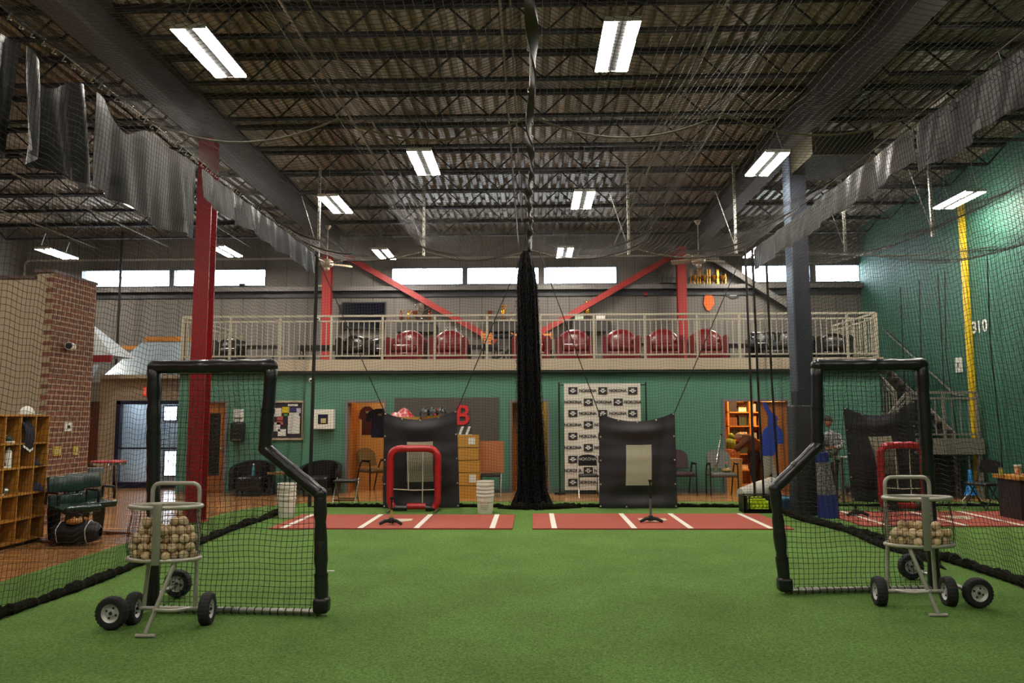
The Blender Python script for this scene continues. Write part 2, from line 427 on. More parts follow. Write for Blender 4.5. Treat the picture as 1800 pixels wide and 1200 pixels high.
for q, (xa, xb) in enumerate([(gx0, DXs[0][0]), (DXs[0][1], DXs[1][0]), (DXs[1][1], DXs[2][0]), (DXs[2][1], DXs[3][0]), (DXs[3][1], gx1)]):
    tag(B().box(xa + .06, xb - .06, YG - .015, YG, 0, .1).build('baseboard_back_%d' % (q + 1), mat('grey_baseboard', '#566660', .5)), kind='structure')
# mezzanine slab and fascia
mz = thing('mezzanine_floor', None, None, (0, 19, SLAB0), kind='structure')
B().box(gx0, gx1, YG - .1, YB, SLAB0 + .02, SLAB1).build('slab', mat('mezzanine_carpet', '#4d4640', .9), mz, world=True)
B().box(gx0 - .02, gx1 + .02, YG - .16, YG - .1, SLAB0, SLAB1 + .01).build('fascia', M_cream, mz, world=True)
B().box(gx0 - .02, gx1 + .02, YG - .14, YG - .02, SLAB0 - .05, SLAB0).build('shadow_gap', mat('gap_shade', '#1e2421', .6), mz, world=True)  # solid dark strip painting the shade beneath the fascia
# rooms behind the doors
M_doorwood = mat('door_oak', '#a5642a', .4, noise=(2, .5), color2='#7d4518', stretch=(6, 6, .6))
M_darkoak = mat('door_dark', '#5d2f17', .4, noise=(2, .5), color2='#452111', stretch=(6, 6, .6))
M_doorframe = mat('door_frame_grey', '#6e6a6c', .5)
def doorframe(n, x0, x1, m=M_doorframe, w=.055):
    d = thing('door_%d' % n, None, None, ((x0 + x1) / 2, YG, 0), kind='structure')
    B().box(x0, x0 + w, YG - .03, YG + .17, 0, DT).box(x1 - w, x1, YG - .03, YG + .17, 0, DT).box(x0 + w, x1 - w, YG - .03, YG + .17, DT - w, DT).build('door_frame', m, d, world=True)
    return d
def room(name, x0, x1, y1, m, ym=None):
    y0 = YG + .15
    o = B().box(x0 - .08, x0, y0, y1, 0, SLAB0).box(x1, x1 + .08, y0, y1, 0, SLAB0).box(x0, x1, y1, y1 + .08, 0, SLAB0)
    return tag(o.build(name, m), kind='structure')
def room_lamp(x, y, s, label, c='#ffcf98'):
    t = thing('ceiling_lamp', label, 'ceiling light', (x, y, SLAB0 - .02))
    B().box(-.35, .35, -.35, .35, -.04, .04).build('housing', M_white, t)
    B().box(-.3, .3, -.3, .3, -.05, -.041).build('diffuser', emit('warm_diffuser_%d' % int(s), c, s), t)
# door 1: closed door with dark glass and orange frame
x0, x1 = DXs[0]; d = doorframe(1, x0, x1)
B().box(x0 + .055, x1 - .055, YG + .03, YG + .08, .01, DT - .055).build('door_leaf', M_doorwood, d, world=True)
gl = (PY(353, 780, YG).x + .02, PY(385.5, 780, YG).x)
B().box(max(gl[0], x0 + .06), gl[1], YG + .02, YG + .03, PY(900, 835, YG).z, PY(900, 725, YG).z).build('dark_glass', mat('dark_door_glass', '#120d0c', .15), d, world=True)
B().lathe([(.0, 0), (.03, .0), (.03, .05), (0, .05)], (x1 - .12, YG - .03, 1.0), 12, 'Y').build('door_handle', M_chrome, d, world=True)
B().lathe([(.0, 0), (.035, .0), (.035, .006), (0, .006)], (PY(366, 745, YG).x, YG + .012, PY(366, 745, YG).z), 12, 'Y').build('door_sticker', mat('red_sticker', '#c4281c', .5), d, world=True)
# door 2: open, warm room
x0, x1 = DXs[1]; d = doorframe(2, x0, x1)
room('wall_office', x0 - .35, x1 + 1.2, 19.6, M_warm)
B().box(x0 + .06, x0 + .10, YG + .16, YG + .95, .01, DT - .07).build('door_leaf', M_doorwood, d, world=True)
room_lamp(-3.2, 18.5, 30, 'square ceiling lamp inside the warm room with the hanging jerseys')
# door 3: open, greenish panel in the room behind
x0, x1 = DXs[2]; d = doorframe(3, x0, x1)
room('wall_corridor', x0 - .1, x1 + .5, 19.3, mat('olive_wall', '#8d8a52', .7))
B().box(x0 + .06, x0 + .62, YG + .3, YG + .35, .01, DT - .07).build('door_leaf', M_doorwood, d, world=True)
room_lamp(.2, 18.4, 16, 'square ceiling lamp inside the doorway behind the net bundle')
# door 4: wide doorway with the store room
x0, x1 = DXs[3]; d = doorframe(4, x0, x1)
room('wall_store', x0 - .5, x1 + .05, 20.3, mat('store_wall', '#d8a05a', .7))
dl0 = PY(1339, 780, YG).x
B().box(dl0, x1 - .06, YG + .05, YG + .10, .01, DT - .07).build('door_leaf', M_doorwood, d, world=True)
B().lathe([(.0, 0), (.03, .0), (.03, .05), (0, .05)], (dl0 + .12, YG + .0, 1.0), 12, 'Y').build('door_handle', M_chrome, d, world=True)
room_lamp(5.3, 18.9, 75, 'square ceiling lamp inside the store room with shelves')

# ---- entrance vestibule on the left ----
YV = 18.6
M_beige = mat('beige_wall', '#a1917a', .7, noise=(2, .15))
v0, v1 = PY(172, 780, YV).x, PY(330, 780, YV).x
e0, e1 = PY(203, 780, YV).x, PY(325, 780, YV).x
VZ = PY(240, 660, YV).z; EZ = PY(240, 704, YV).z
b = B().box(v0, e0, YV, YV + .15, 0, VZ).box(e0, v1, YV, YV + .15, EZ, VZ)
tag(b.build('wall_vestibule', M_beige), kind='structure')
d = thing('door_5', None, None, ((e0 + e1) / 2, YV, 0), kind='structure')
M_blueframe = mat('entry_frame_blue', '#161a3a', .35)
f = B(); mid = (e0 + e1) / 2 + .12
for xx in (e0, mid - .04, e1 - .1): f.box(xx, xx + .1, YV - .05, YV + .1, .0, EZ)
f.box(e0, e1, YV - .05, YV + .1, EZ - .09, EZ).box(e0, e1, YV - .05, YV + .1, 0, .14).box(e0, e1, YV - .03, YV + .08, .93, .97)
f.build('door_frame', M_blueframe, d, world=True)
B().box(e0 + .1, e1 - .1, YV + .02, YV + .03, .14, EZ - .09).build('glass_pane', M_glass, d, world=True)
room2 = B().box(v0, e0, YV + .15, 20.6, 0, 2.6).box(v0, v1, 20.6, 20.7, 0, 2.6).box(v0, v1, YV + .15, 20.7, 2.5, 2.6).box(v1, v1 + .1, YV + .15, 20.7, 0, 2.6)
tag(room2.build('wall_entry', mat('pale_blue_wall', '#9fb0b8', .6)), kind='structure')
def ext_window(n, px0, py0, px1, py1, Y):
    a = PY(px0, py0, Y); c = PY(px1, py1, Y); w = thing('window_%d' % n, None, None, tuple(a), kind='structure')
    B().box(a.x, c.x, Y - .02, Y, c.z, a.z).build('window_pane', emit('daylit_pane', '#e8f2ff', 7.0), w, world=True)
    B().box(a.x - .03, a.x, Y - .03, Y, c.z - .03, a.z + .03).box(c.x, c.x + .03, Y - .03, Y, c.z - .03, a.z + .03).box(a.x, c.x, Y - .03, Y, a.z, a.z + .03).box(a.x, c.x, Y - .03, Y, c.z - .03, c.z).build('window_frame', M_blueframe, w, world=True)
k = 8
for r_ in ((211, 712, 221, 745), (225, 722, 232, 738), (235, 722, 241, 738), (225, 742, 231, 757), (234, 742, 240, 760), (223, 759, 229, 774), (290, 714, 311, 738), (291, 793, 309, 835)):
    ext_window(k, *r_, 20.59); k += 1
entry_fill_lamp = thing('ceiling_lamp', 'unseen fill lamp added inside the glazed entrance vestibule', 'ceiling light', (-9.6, 19.6, 2.48))  # added fill: unseen lamp that helps the daylight brighten the entry
B().box(-.5, .5, -.3, .3, -.03, .02).build('housing', M_white, entry_fill_lamp)
B().box(-.45, .45, -.25, .25, -.04, -.031).build('diffuser', emit('cool_fill_panel', '#eaf2ff', 13), entry_fill_lamp)
# corrugated hip roof over the vestibule
M_tin = striped('corrugated_tin', '#87939a', .35, 0, .08, .02, '#7f8b90', .4)
rf = thing('vestibule_roof', 'corrugated tin roof over the beige entrance', 'roof', tuple(PY(240, 660, YV)))
a0, a1 = PY(182, 660, YV - .25), PY(330, 660, YV - .25); t0, t1 = PY(252, 599, YV + 1.0), PY(335, 599, YV + 1.0)
bb = Vector((a0.x, YV + 1.6, a0.z))
B().add([a0, a1, t1, t0, bb, Vector((t0.x, YV + 1.6, t0.z)), Vector((a1.x, YV + 1.6, a1.z)), Vector((t1.x, YV + 1.6, t1.z))], [(0, 1, 2, 3), (0, 3, 5, 4), (0, 4, 6, 1), (1, 6, 7, 2), (3, 2, 7, 5), (4, 5, 7, 6)]).build('roof_sheet', M_tin, rf, world=True)
B().box(a0.x, a1.x, YV - .29, YV - .25, a0.z - .07, a0.z + .02).build('eave_trim', M_cream, rf, world=True)
B().box(t0.x + .05, t1.x, YV + .95, YV + 1.05, t0.z - .02, t0.z + .1).build('ridge_board', mat('orange_timber', '#b5742b', .6), rf, world=True)
# lit exit sign
p = PY(257.5, 688, YV); t = thing('exit_sign', 'small red exit sign on the beige wall over the entrance, half behind the black post', 'exit sign', (p.x + .1, YV - .03, p.z))
B().box(-.16, .16, -.02, .03, -.1, .1).build('sign_box', emit('exit_red', '#e0402c', 1.0), t)
b = B(); put_text(b, 'EXIT', .15, (0, -.022, 0)); b.build('lettering', M_white, t)
# grey wall with the brown door left of the vestibule and second tin-roofed booth
w0 = PY(120, 780, YV).x
tag(B().box(w0 - 2, v0, YV, YV + .15, 0, PY(160, 672, YV).z).build('wall_booth', mat('grey_plaster', '#8b8478', .7)), kind='structure')
d = thing('door_6', None, None, (PY(158, 780, YV).x, YV, 0), kind='structure')
B().box(PY(146, 780, YV).x, PY(172, 780, YV).x, YV - .06, YV - .01, 0, PY(160, 706, YV).z).build('door_leaf', M_darkoak, d, world=True)
p = PY(150, 776, YV - .07); B().ball(p, .03).build('door_knob', M_chrome, d, world=True)
t = thing('tin_roof_panel', 'pale corrugated roof panel above the brown door beside the brick pier', 'roof', tuple(PY(160, 672, YV)))
p0, p1 = PY(130, 672, YV), PY(174, 641, YV)
B().poly([(p0.x, YV - .3, p0.z), (p1.x, YV - .3, p0.z), (p1.x, YV, p1.z), (p0.x, YV, p1.z)], (0, .06, 0)).build('roof_sheet', M_tin, t, world=True)
t = thing('booth_awning', 'white sloping awning with dark red fascia behind the brick pier', 'awning', tuple(PY(170, 630, 17.6)))
q0, q1, q2 = PY(120, 624, 17.4), PY(197, 624, 17.4), PY(197, 636, 17.4)
top0, top1 = PY(120, 520, 18.3), PY(150, 560, 18.3)
B().add([(q0.x, 17.4, q0.z), (q1.x, 17.4, q1.z), (top1.x, 18.3, top1.z), (top0.x, 18.3, top1.z), (q0.x, 18.5, q0.z), (q1.x, 18.5, q1.z)], [(0, 1, 2, 3), (1, 5, 2), (0, 4, 5, 1), (0, 3, 4), (3, 2, 5, 4)]).build('roof_panel', mat('awning_grey', '#8d8f8c', .5), t, world=True)
B().box(q0.x, q1.x, 17.36, 17.42, q2.z, q1.z).build('fascia', mat('maroon_trim', '#7a1a22', .5), t, world=True)
p0, p1 = PY(183, 608, 20.6), PY(243, 614, 20.6)
tag(B().box(p0.x, p1.x, 20.55, 20.65, p1.z, p0.z).build('timber_beam', mat('orange_timber', '#b5742b', .6)), 'short orange timber beam against the grey wall above the entrance', 'beam')

# ---- office block with brick pier on the left ----
OY0, OX = 11.9, PX(81, 880, -7.6).x
OXr = -7.6; Yb0 = PX(83, 700, OXr).y; Yb1 = PX(160, 700, OXr).y
M_brick = brickmat('red_brick', '#774736', '#633b30', '#96856c', .235, .085, .01, (1, 2), .85)
M_brickf = brickmat('red_brick_front', '#7c3f2c', '#5b2f25', '#8f7a60', .235, .085, .009, (0, 2), .85)
ZB = PY(90, 479, Yb0).z
tag(B().box(XL, OXr - .12, Yb0, Yb1 + .0, 0, PY(30, 490, Yb0).z).box(PY(65, 480, Yb0).x, OXr - .12, Yb0, Yb1, PY(30, 490, Yb0).z, ZB).build('wall_office_front', M_beige), kind='structure')
tag(B().box(OXr - .12, OXr, Yb0 - .005, Yb1, 0, ZB).build('wall_brick', M_brick), kind='structure')
tag(B().box(XL, PY(65, 480, Yb0).x, Yb0 - .03, Yb1, PY(30, 490, Yb0).z, PY(30, 490, Yb0).z + .05).box(PY(65, 480, Yb0).x - .02, OXr + .01, Yb0 - .03, Yb1 + .02, ZB, ZB + .05).build('trim_3', mat('parapet_cap', '#4d3a31', .6)), kind='structure')

# =====================================================================
# STEEL COLUMNS, BRACES, LIGHTS, PIPES
# =====================================================================
# red H column on the left
cx, cy = -5.45, 12.5
t = thing('steel_column', 'dark red steel column rising left of centre behind the left screen', 'column', (cx, cy, 0))
B().box(-.125, .125, -.125, -.105, .02, 6.36).box(-.125, .125, .105, .125, .02, 6.36).box(-.01, .01, -.105, .105, .02, 6.36).build('shaft', M_redsteel, t)
B().box(-.17, .17, -.17, .17, 0, .02).build('base_plate', M_redsteel, t)
# dark column on the right with padding
cx2, cy2 = 4.7, 13.5
t = thing('steel_column', 'dark grey blue steel column right of centre, lower part wrapped in pads', 'column', (cx2, cy2, 0))
B().box(-.15, .15, -.15, .15, .02, 6.36).build('shaft', mat('column_bluegrey', '#2a2e38', .45), t)
B().box(-.155, -.13, -.17, .15, 2.1, 6.3).build('edge_flange', mat('column_edge', '#55606e', .4), t)
zp = PY(1412, 712, cy2 - .25).z
t2 = thing('column_pad', 'tall black pad wrapped round the foot of the right column', 'pad', (cx2, cy2, 0))
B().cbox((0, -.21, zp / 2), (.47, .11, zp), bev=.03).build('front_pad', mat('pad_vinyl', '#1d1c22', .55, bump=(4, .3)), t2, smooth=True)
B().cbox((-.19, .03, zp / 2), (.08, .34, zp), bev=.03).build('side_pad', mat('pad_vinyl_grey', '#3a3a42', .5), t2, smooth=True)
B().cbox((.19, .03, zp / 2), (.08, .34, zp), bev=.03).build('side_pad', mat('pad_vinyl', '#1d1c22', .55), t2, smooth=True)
# red columns and V brace on the upper wall
M_red2 = mat('red_column_paint', '#9c2622', .5, noise=(5, .2))
for px, lab in ((575, 'bright red column against the upper grey wall, left end of the brace'), (1199, 'bright red column against the upper grey wall by the ceiling fan')):
    p = PY(px, 600, YB - .35)
    t = thing('wall_column', lab, 'column', (p.x, YB - .45, SLAB1))
    B().box(-.12, .12, -.12, -.1, 0, 6.36 - SLAB1).box(-.12, .12, .1, .12, 0, 6.36 - SLAB1).box(-.01, .01, -.1, .1, 0, 6.36 - SLAB1).build('shaft', M_red2, t)
    B().box(-.16, .16, -.16, .16, 0, .015).build('base_plate', M_red2, t)
def brace(a, c, lab, m=M_red2, w=.16):
    A_, C_ = PY(*a, YB - .32), PY(*c, YB - .32)
    t = thing('diagonal_brace', lab, 'brace', tuple(C_))
    B().bar(A_, C_, .03, w, up=(0, 0, 1)).build('flange', m, t, world=True)
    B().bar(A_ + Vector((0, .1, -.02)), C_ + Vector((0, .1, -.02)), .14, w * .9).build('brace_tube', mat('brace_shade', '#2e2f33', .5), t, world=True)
brace((605, 448), (872, 600), 'red steel brace sloping down from the left red column')
brace((1187, 447), (925, 598), 'red steel brace sloping down from the right red column')
brace((1240, 445), (1400, 545), 'grey steel brace sloping down to the right beside the fan', mat('grey_brace', '#6e6a66', .5))
# white pipe along the back wall
t = thing('sprinkler_pipe', 'long pale pipe running along the upper back wall above the windows', 'pipe', (-2, YB - .35, 6.2))
zp2 = PY(700, 450, YB - .35).z; xl = PY(35, 455, YB - .35).x
B().tube(rounded([(xl, YB - .12, 4.9), (xl, YB - .12, zp2), (XR - .02, YB - .12, zp2 + .0)], .15), .03, 8).build('pipe_run', mat('pipe_paint', '#a8a094', .4), t, smooth=True, world=True)
b = B()
for xx in np.arange(-13, 9, 2.6): B().bar((xx, YB - .12, zp2), (xx, YB - .12, 6.9), .012).build('pipe_hanger', M_darkmetal, t, world=True)

# ---- fluorescent high-bay fixtures ----
M_tube = emit('fluorescent_tube', '#fff7ea', LIGHT)
def fixture():
    t = thing('ceiling_light', 'x', 'ceiling light', (0, 0, 5.9), group='fluorescent high bay lights')
    B().box(-.2, .2, -.6, .6, .03, .06).box(-.05, .05, -.6, .6, .01, .03).build('housing', mat('fixture_grey', '#3d3d3f', .6), t)
    B().box(-.195, -.06, -.6, .6, .0, .028).build('lamp_panel', M_tube, t); B().box(.06, .195, -.6, .6, .0, .028).build('lamp_panel', M_tube, t)
    B().box(-.2, .2, -.61, -.601, .005, .06).build('end_cap', M_white, t); B().box(-.2, .2, .601, .61, .005, .06).build('end_cap', M_white, t)
    for y in (-.5, .5): B().bar((-.12, y, .05), (0, y, .45), .008).bar((.12, y, .05), (0, y, .45), .008).bar((0, y, .45), (0, y, .98), .008).build('hanger_chain', M_steel, t)
    return t
FX = [(-3.75, 8.54, 'large twin fluorescent light at upper left of the cage, nearest on that side'),
      (1.0, 8.53, 'large twin fluorescent light upper right of the centre rope, nearest one'),
      (-1.79, 12.49, 'twin fluorescent light just left of the centre rope, middle distance'),
      (-3.91, 14.94, 'twin fluorescent light above the left corner of the back net'),
      (-3.84, 19.63, 'small twin fluorescent light over the mezzanine beside the left of the middle windows'),
      (1.02, 14.79, 'twin fluorescent light right of the centre rope, middle distance'),
      (.87, 19.6, 'small twin fluorescent light over the mezzanine right of the net bundle'),
      (3.99, 12.74, 'twin fluorescent light beside the brown duct at upper right'),
      (5.86, 19.79, 'small twin fluorescent light over the mezzanine beside the dark column'),
      (8.45, 15.05, 'twin fluorescent light near the yellow pole and green wall'),
      (6.05, 15.05, 'twin fluorescent light half behind the right curtain, far one'),
      (5.95, 9.04, 'twin fluorescent light at the right edge behind the curtain'),
      (-12.27, 19.24, 'twin fluorescent light at far left above the brick pier'),
      (-7.81, 19.14, 'twin fluorescent light left of the red column near the windows'),
      (-7.87, 14.56, 'twin fluorescent light seen under the hanging black curtain at left'),
      (-3.75, 2.2, None), (1.0, 2.2, None), (-3.75, -4.5, None), (2.5, -4.5, None), (6.5, 1.5, None), (-9.5, 1.5, None), (-9.5, 8.5, None)]
f0 = fixture()
for i, (x, y, lab) in enumerate(FX):
    f = f0 if i == 0 else dup(f0)
    f.location = (x, y, 5.9); f['label'] = lab or ('twin fluorescent light left of the red column, beyond the photo frame' if y > 5 else 'twin fluorescent light above and behind the viewpoint, row %s' % ('left of the cage', 'over the left cage', 'over the right cage', 'right of the cage')[0 if x < -5 else 1 if x < 0 else 2 if x < 4 else 3] + (' further back' if y < 0 else ''))

# duct / unit heater
p = PY(1430, 285, 12.2)
t = thing('air_duct', 'brown olive boxy air duct hanging under the roof at upper right', 'duct', (5.1, 12.4, 5.92))
B().cbox((0, .6, .2), (1.0, 1.4, .4)).build('casing', mat('duct_olive', '#3a3424', .5, .3, noise=(3, .3)), t)
b = B()
for sx in (-.5, .5): b.bar((sx, 0, .4), (sx, 0, 1.0), .015).bar((sx, 1.2, .4), (sx, 1.2, 1.0), .015)
b.build('hanger_rod', M_darkmetal, t)
B().box(-.45, .45, -.12, -.1, .05, .35).build('grille', mat('duct_grille', '#2a2a20', .5), t)

# ceiling fans
def fan():
    t = thing('ceiling_fan', 'x', 'ceiling fan', (0, 0, 0)); m = mat('fan_cream', '#b5a48e', .5)
    B().lathe([(0, 1.0), (.09, 1.0), (.03, .9), (0, .9)], n=14).build('canopy', m, t, smooth=True)
    B().tube([(0, 0, .12), (0, 0, .95)], .013).build('down_rod', m, t)
    B().lathe([(0, -.08), (.1, -.08), (.16, -.04), (.16, .06), (.1, .12), (0, .12)], n=18).build('motor', m, t, smooth=True)
    B().ball((0, 0, -.12), .07, 12, 8, (1, 1, .8)).build('lamp_globe', m, t, smooth=True)
    for k in range(5):
        a = R(k * 72 + 12); c, s = math.cos(a), math.sin(a)
        B().poly([(c * d - s * w, s * d + c * w, w * .45) for d, w in ((.15, -.03), (.3, -.06), (.66, -.075), (.68, .0), (.66, .075), (.3, .06), (.15, .03))], (0, 0, .02)).build('blade', m, t)
    return t
f1 = fan(); p = PY(1228, 458, 18.6); f1.location = p; f1['label'] = 'cream ceiling fan hanging over the mezzanine near the trophies'
for ch in f1.children:
    if ch.name.startswith('down_rod') or ch.name.startswith('canopy'): pass
p = PY(575, 464, 19.3); dup(f1, p, .4, 'cream ceiling fan behind the left end of the back net')

# =====================================================================
# MEZZANINE RAILING
# =====================================================================
def railing(name, lab, pa, pb, z0, h=1.02, posts=None, sp=.122, m=M_rail):
    pa, pb = Vector(pa), Vector(pb); L_ = (pb - pa).length; d = (pb - pa) / L_
    t = thing(name, lab, 'railing', (pa.x, pa.y, z0)); up = Vector((0, 0, 1))
    pa = Vector((pa.x, pa.y, z0 if len(pa) < 3 else pa.z)); pb = Vector((pb.x, pb.y, pb.z))
    for hh, w, nm in ((h, .045, 'top_rail'), (h - .12, .035, 'mid_rail'), (.1, .035, 'bottom_rail')):
        B().bar(pa + up * hh, pb + up * hh, w, w).build(nm, m, t, world=True)
    posts = posts or [0, 1]
    for q in posts:
        c = pa.lerp(pb, q); B().bar(c, c + up * h, .05, .05).build('post', m, t, world=True)
    n = int(L_ / sp); bl = B(); 
    for i in range(1, n):
        c = pa.lerp(pb, i / n)
        if min(abs(q - i / n) for q in posts) * L_ < .04: continue
        bl.bar(c + up * .1, c + up * (h - .12), .018, .018)
    bl.build('balusters', m, t, world=True); return t
zt = PY(900, 553, YG - .1).z; h = zt - SLAB1
px_posts = [330, 404, 492, 582, 672, 764, 856, 950, 1044, 1134, 1226, 1300, 1400, 1490, 1549]
xa, xb = gx0 + .05, gx1 - .05
posts = [0] + [min(1, max(0, (PY(px, 600, YG - .05).x - xa) / (xb - xa))) for px in px_posts[1:-1]] + [1]
railing('mezzanine_railing', 'long cream metal railing along the front edge of the mezzanine', (xa, YG - .04, SLAB1), (xb, YG - .04, SLAB1), SLAB1, h, posts)
railing('mezzanine_railing', 'short cream railing running back from the right corner of the mezzanine', (xb, YG + .1, SLAB1), (xb, 19.7, SLAB1), SLAB1, h, [0, .5, 1])
railing('mezzanine_railing', 'cream railing running back from the left corner of the mezzanine', (xa, YG + .1, SLAB1), (xa + .0, 20.9, SLAB1), SLAB1, h, [0, .33, .66, 1])

# stairs on the right
M_stair = mat('stair_steel', '#8c8377', .5, .2)
M_stairdark = mat('stair_dark', '#2b2825', .6)
t = thing('staircase', 'steel stair coming down from the right end of the mezzanine to a landing', 'staircase', (8.4, 16.5, 0))
ZL = PY(1680, 772, 15.9).z; SX0, SX1 = gx1 + .08, 9.12
ya, yb_ = 19.9, 16.9; nst = 9
for i in range(nst):
    yy = ya - (ya - yb_) * i / nst; zz = SLAB1 - (SLAB1 - ZL) * (i + 1) / (nst + 1)
    B().box(SX0 + .04, SX1 - .04, yy - .32, yy, zz - .04, zz).build('tread', M_stairdark, t, world=True)
for xx in (SX0, SX1 - .04):
    B().poly([(xx, ya, SLAB1 - .35), (xx, ya, SLAB1), (xx, yb_, ZL + .12), (xx, yb_, ZL - .2)], (.04, 0, 0)).build('stringer', M_stair, t, world=True)
LX0 = PY(1600, 780, 15.9).x
B().box(LX0, 9.12, 15.9, 16.9, ZL - .04, ZL).build('landing', M_stairdark, t, world=True)
B().box(LX0, 9.12, 15.86, 15.9, ZL - .3, ZL + .02).build('landing_fascia', M_stair, t, world=True)
for xx in (LX0 + .04, 9.05): 
    for yy in (15.95, 16.8): B().box(xx - .04, xx + .04, yy - .04, yy + .04, 0, ZL - .04).build('leg', M_stair, t, world=True)
B().box(LX0 + .1, 9.0, 16.82, 16.86, 0, ZL - .05).build('back_panel', M_stairdark, t, world=True)
lx1 = PY(1500, 800, 16.4).x; ns = 5
for i in range(ns):
    xx = LX0 - (LX0 - lx1) * i / ns; zz = ZL - ZL * (i + 1) / (ns + 1)
    B().box(xx - .3, xx, 15.95, 16.85, zz - .04, zz).build('tread', M_stairdark, t, world=True)
for yy in (15.9, 16.86):
    B().poly([(LX0, yy, ZL - .3), (LX0, yy, ZL), (lx1, yy, .12), (lx1, yy, 0)], (0, .04, 0)).build('stringer', M_stair, t, world=True)
railing('stair_railing', 'steel railing on the front of the stair landing beside the green wall', (LX0 + .05, 15.93, ZL), (9.05, 15.93, ZL), ZL, .95, [0, .5, 1], .16, M_stair)
railing('stair_railing', 'sloping steel railing of the upper stair flight, open side', (SX0 + .02, ya, SLAB1), (SX0 + .02, yb_, ZL + .05), SLAB1, .95, [0, .5, 1], .16, M_stair)
railing('stair_railing', 'sloping steel railing of the lower stair flight facing the cages', (LX0, 15.93, ZL), (lx1, 15.93, .1), ZL, .95, [0, .5, 1], .16, M_stair)
t = thing('wall_handrail', 'slanting steel handrail fixed to the green wall above the stairs', 'handrail', (9.1, 18, 3))
B().tube(rounded([(9.1, 20.0, SLAB1 + .95), (9.1, 16.75, ZL + .9), (9.1, 16.4, ZL + .9)], .1), .025).build('rail', M_steel, t, smooth=True, world=True)
b = B()
for q in (0.05, .5, .95): c = Vector((9.1, 20.0, SLAB1 + .95)).lerp(Vector((9.1, 16.75, ZL + .9)), q); b.bar(c, c + Vector((.1, 0, -.04)), .02)
b.build('bracket', M_steel, t, world=True)

# yellow foul pole painted strip and wall numbers
M_yellow = mat('yellow_paint', '#cfae18', .5)
t = thing('foul_pole', 'tall yellow foul pole standing against the green side wall', 'pole', (9.14, 16.2, 0))
B().box(-.03, .05, -.03, .1, 0, 6.4).build('pole', M_yellow, t)
p = PX(1720, 575, 9.19); b = B(); put_text(b, '310', .34, (9.185, p.y - .04, p.z), 'left', sx=1.1, bold=.008)
tag(b.build('wall_number', M_white), 'white distance number painted on the green side wall', 'wall number')
p = PX(1686, 641, 9.18)
t = thing('wall_switch_panel', 'pale rectangular panel on the green wall left of the yellow pole', 'panel', (9.19, p.y, p.z))
B().box(-.03, 0, -.11, .11, -.16, .16).build('plate', M_white, t); B().box(-.04, -.03, -.015, .015, -.05, .05).build('slot', M_darkmetal, t)

# =====================================================================
# FURNITURE ON THE MEZZANINE
# =====================================================================
M_redleather = mat('red_leather', '#7a1620', .28, noise=(5, .3), bump=(14, .25), spec=.6)
M_blackleather = mat('black_leather', '#141214', .27, bump=(14, .3), spec=.6)
M_feet = mat('dark_feet', '#1a1412', .5)
def club_chair(m, w=.92, h=.82):
    t = thing('club_armchair', 'x', 'armchair')
    B().cbox((0, 0, .15), (w - .12, .72, .2), bev=.04).build('base', m, t, smooth=True)
    B().cbox((0, -.08, .33), (w - .32, .62, .17), bev=.055).build('seat_cushion', m, t, smooth=True)
    for s in (-1, 1):
        b = B(); pr = [(s * (w / 2 - .15), 0), (s * (w / 2 - .02), 0), (s * (w / 2), .4)] + [(s * (w / 2 - .075) + .08 * math.cos(R(a)) * s, .46 + .08 * math.sin(R(a))) for a in range(0, 181, 30)] + [(s * (w / 2 - .15), .4)]
        b.poly([(x, -.38, .06 + z) for x, z in pr], (0, .66, 0)).build('armrest', m, t, smooth=True)
    bk = [(-(w / 2 - .15), .08), (w / 2 - .15, .08), (w / 2 - .06, .42)] + [((w / 2 - .05) * math.cos(R(a)), .45 + (h - .45) * math.sin(R(a))) for a in range(10, 171, 16)] + [(-(w / 2 - .06), .42)]
    b = B(); n = len(bk); cen = (0, .45)
    rings = [(.97, .34), (1.0, .27), (1.0, .2), (.96, .13), (.85, .09), (.6, .06), (.3, .05)]
    vs = []; fs = []
    for sc_, y in rings: vs += [(x * sc_, y + .05 * (cen[1] + (z - cen[1]) * sc_), cen[1] + (z - cen[1]) * sc_) for x, z in bk]
    for i in range(len(rings) - 1):
        for j in range(n): fs.append((i * n + j, i * n + (j + 1) % n, (i + 1) * n + (j + 1) % n, (i + 1) * n + j))
    fs.append(tuple(range(n))); fs.append(tuple((len(rings) - 1) * n + j for j in range(n))[::-1])
    b.add(vs, fs).build('backrest', m, t, smooth=True)
    for sx in (-1, 1):
        for sy in (-.3, .28): B().lathe([(.03, 0), (.035, .06)], (sx * (w / 2 - .14), sy, 0), 10).build('foot', M_feet, t)
    return t
c0 = club_chair(M_redleather)
reds = [(716, -.06, 'red leather club armchair, leftmost of the red row, beside the black ones'), (790, .04, 'red leather club armchair under the small silver trophies'),
        (934, 0, 'red leather club armchair mostly hidden behind the black net bundle'), (1010, 0, 'red leather club armchair just right of the net bundle'),
        (1092, -.08, 'red leather club armchair under the two white boxes, fourth from the right column'), (1167, -.1, 'red leather club armchair left of the right red column'),
        (1243, -.12, 'red leather club armchair right of the red column, beside the black low table')]
reds[4] = (1092, -.08, 'red leather club armchair, third from the right end of the red row')
YM = 18.3
def onmez(px, Y=YM): return (PY(px, 620, Y).x, Y, SLAB1)
for i, (px, rz, lab) in enumerate(reds):
    c = c0 if i == 0 else dup(c0)
    c.location = onmez(px); c.rotation_euler.z = rz; c['label'] = lab; c['group'] = 'red club armchairs on the mezzanine'
k0 = club_chair(M_blackleather, .8, .72)
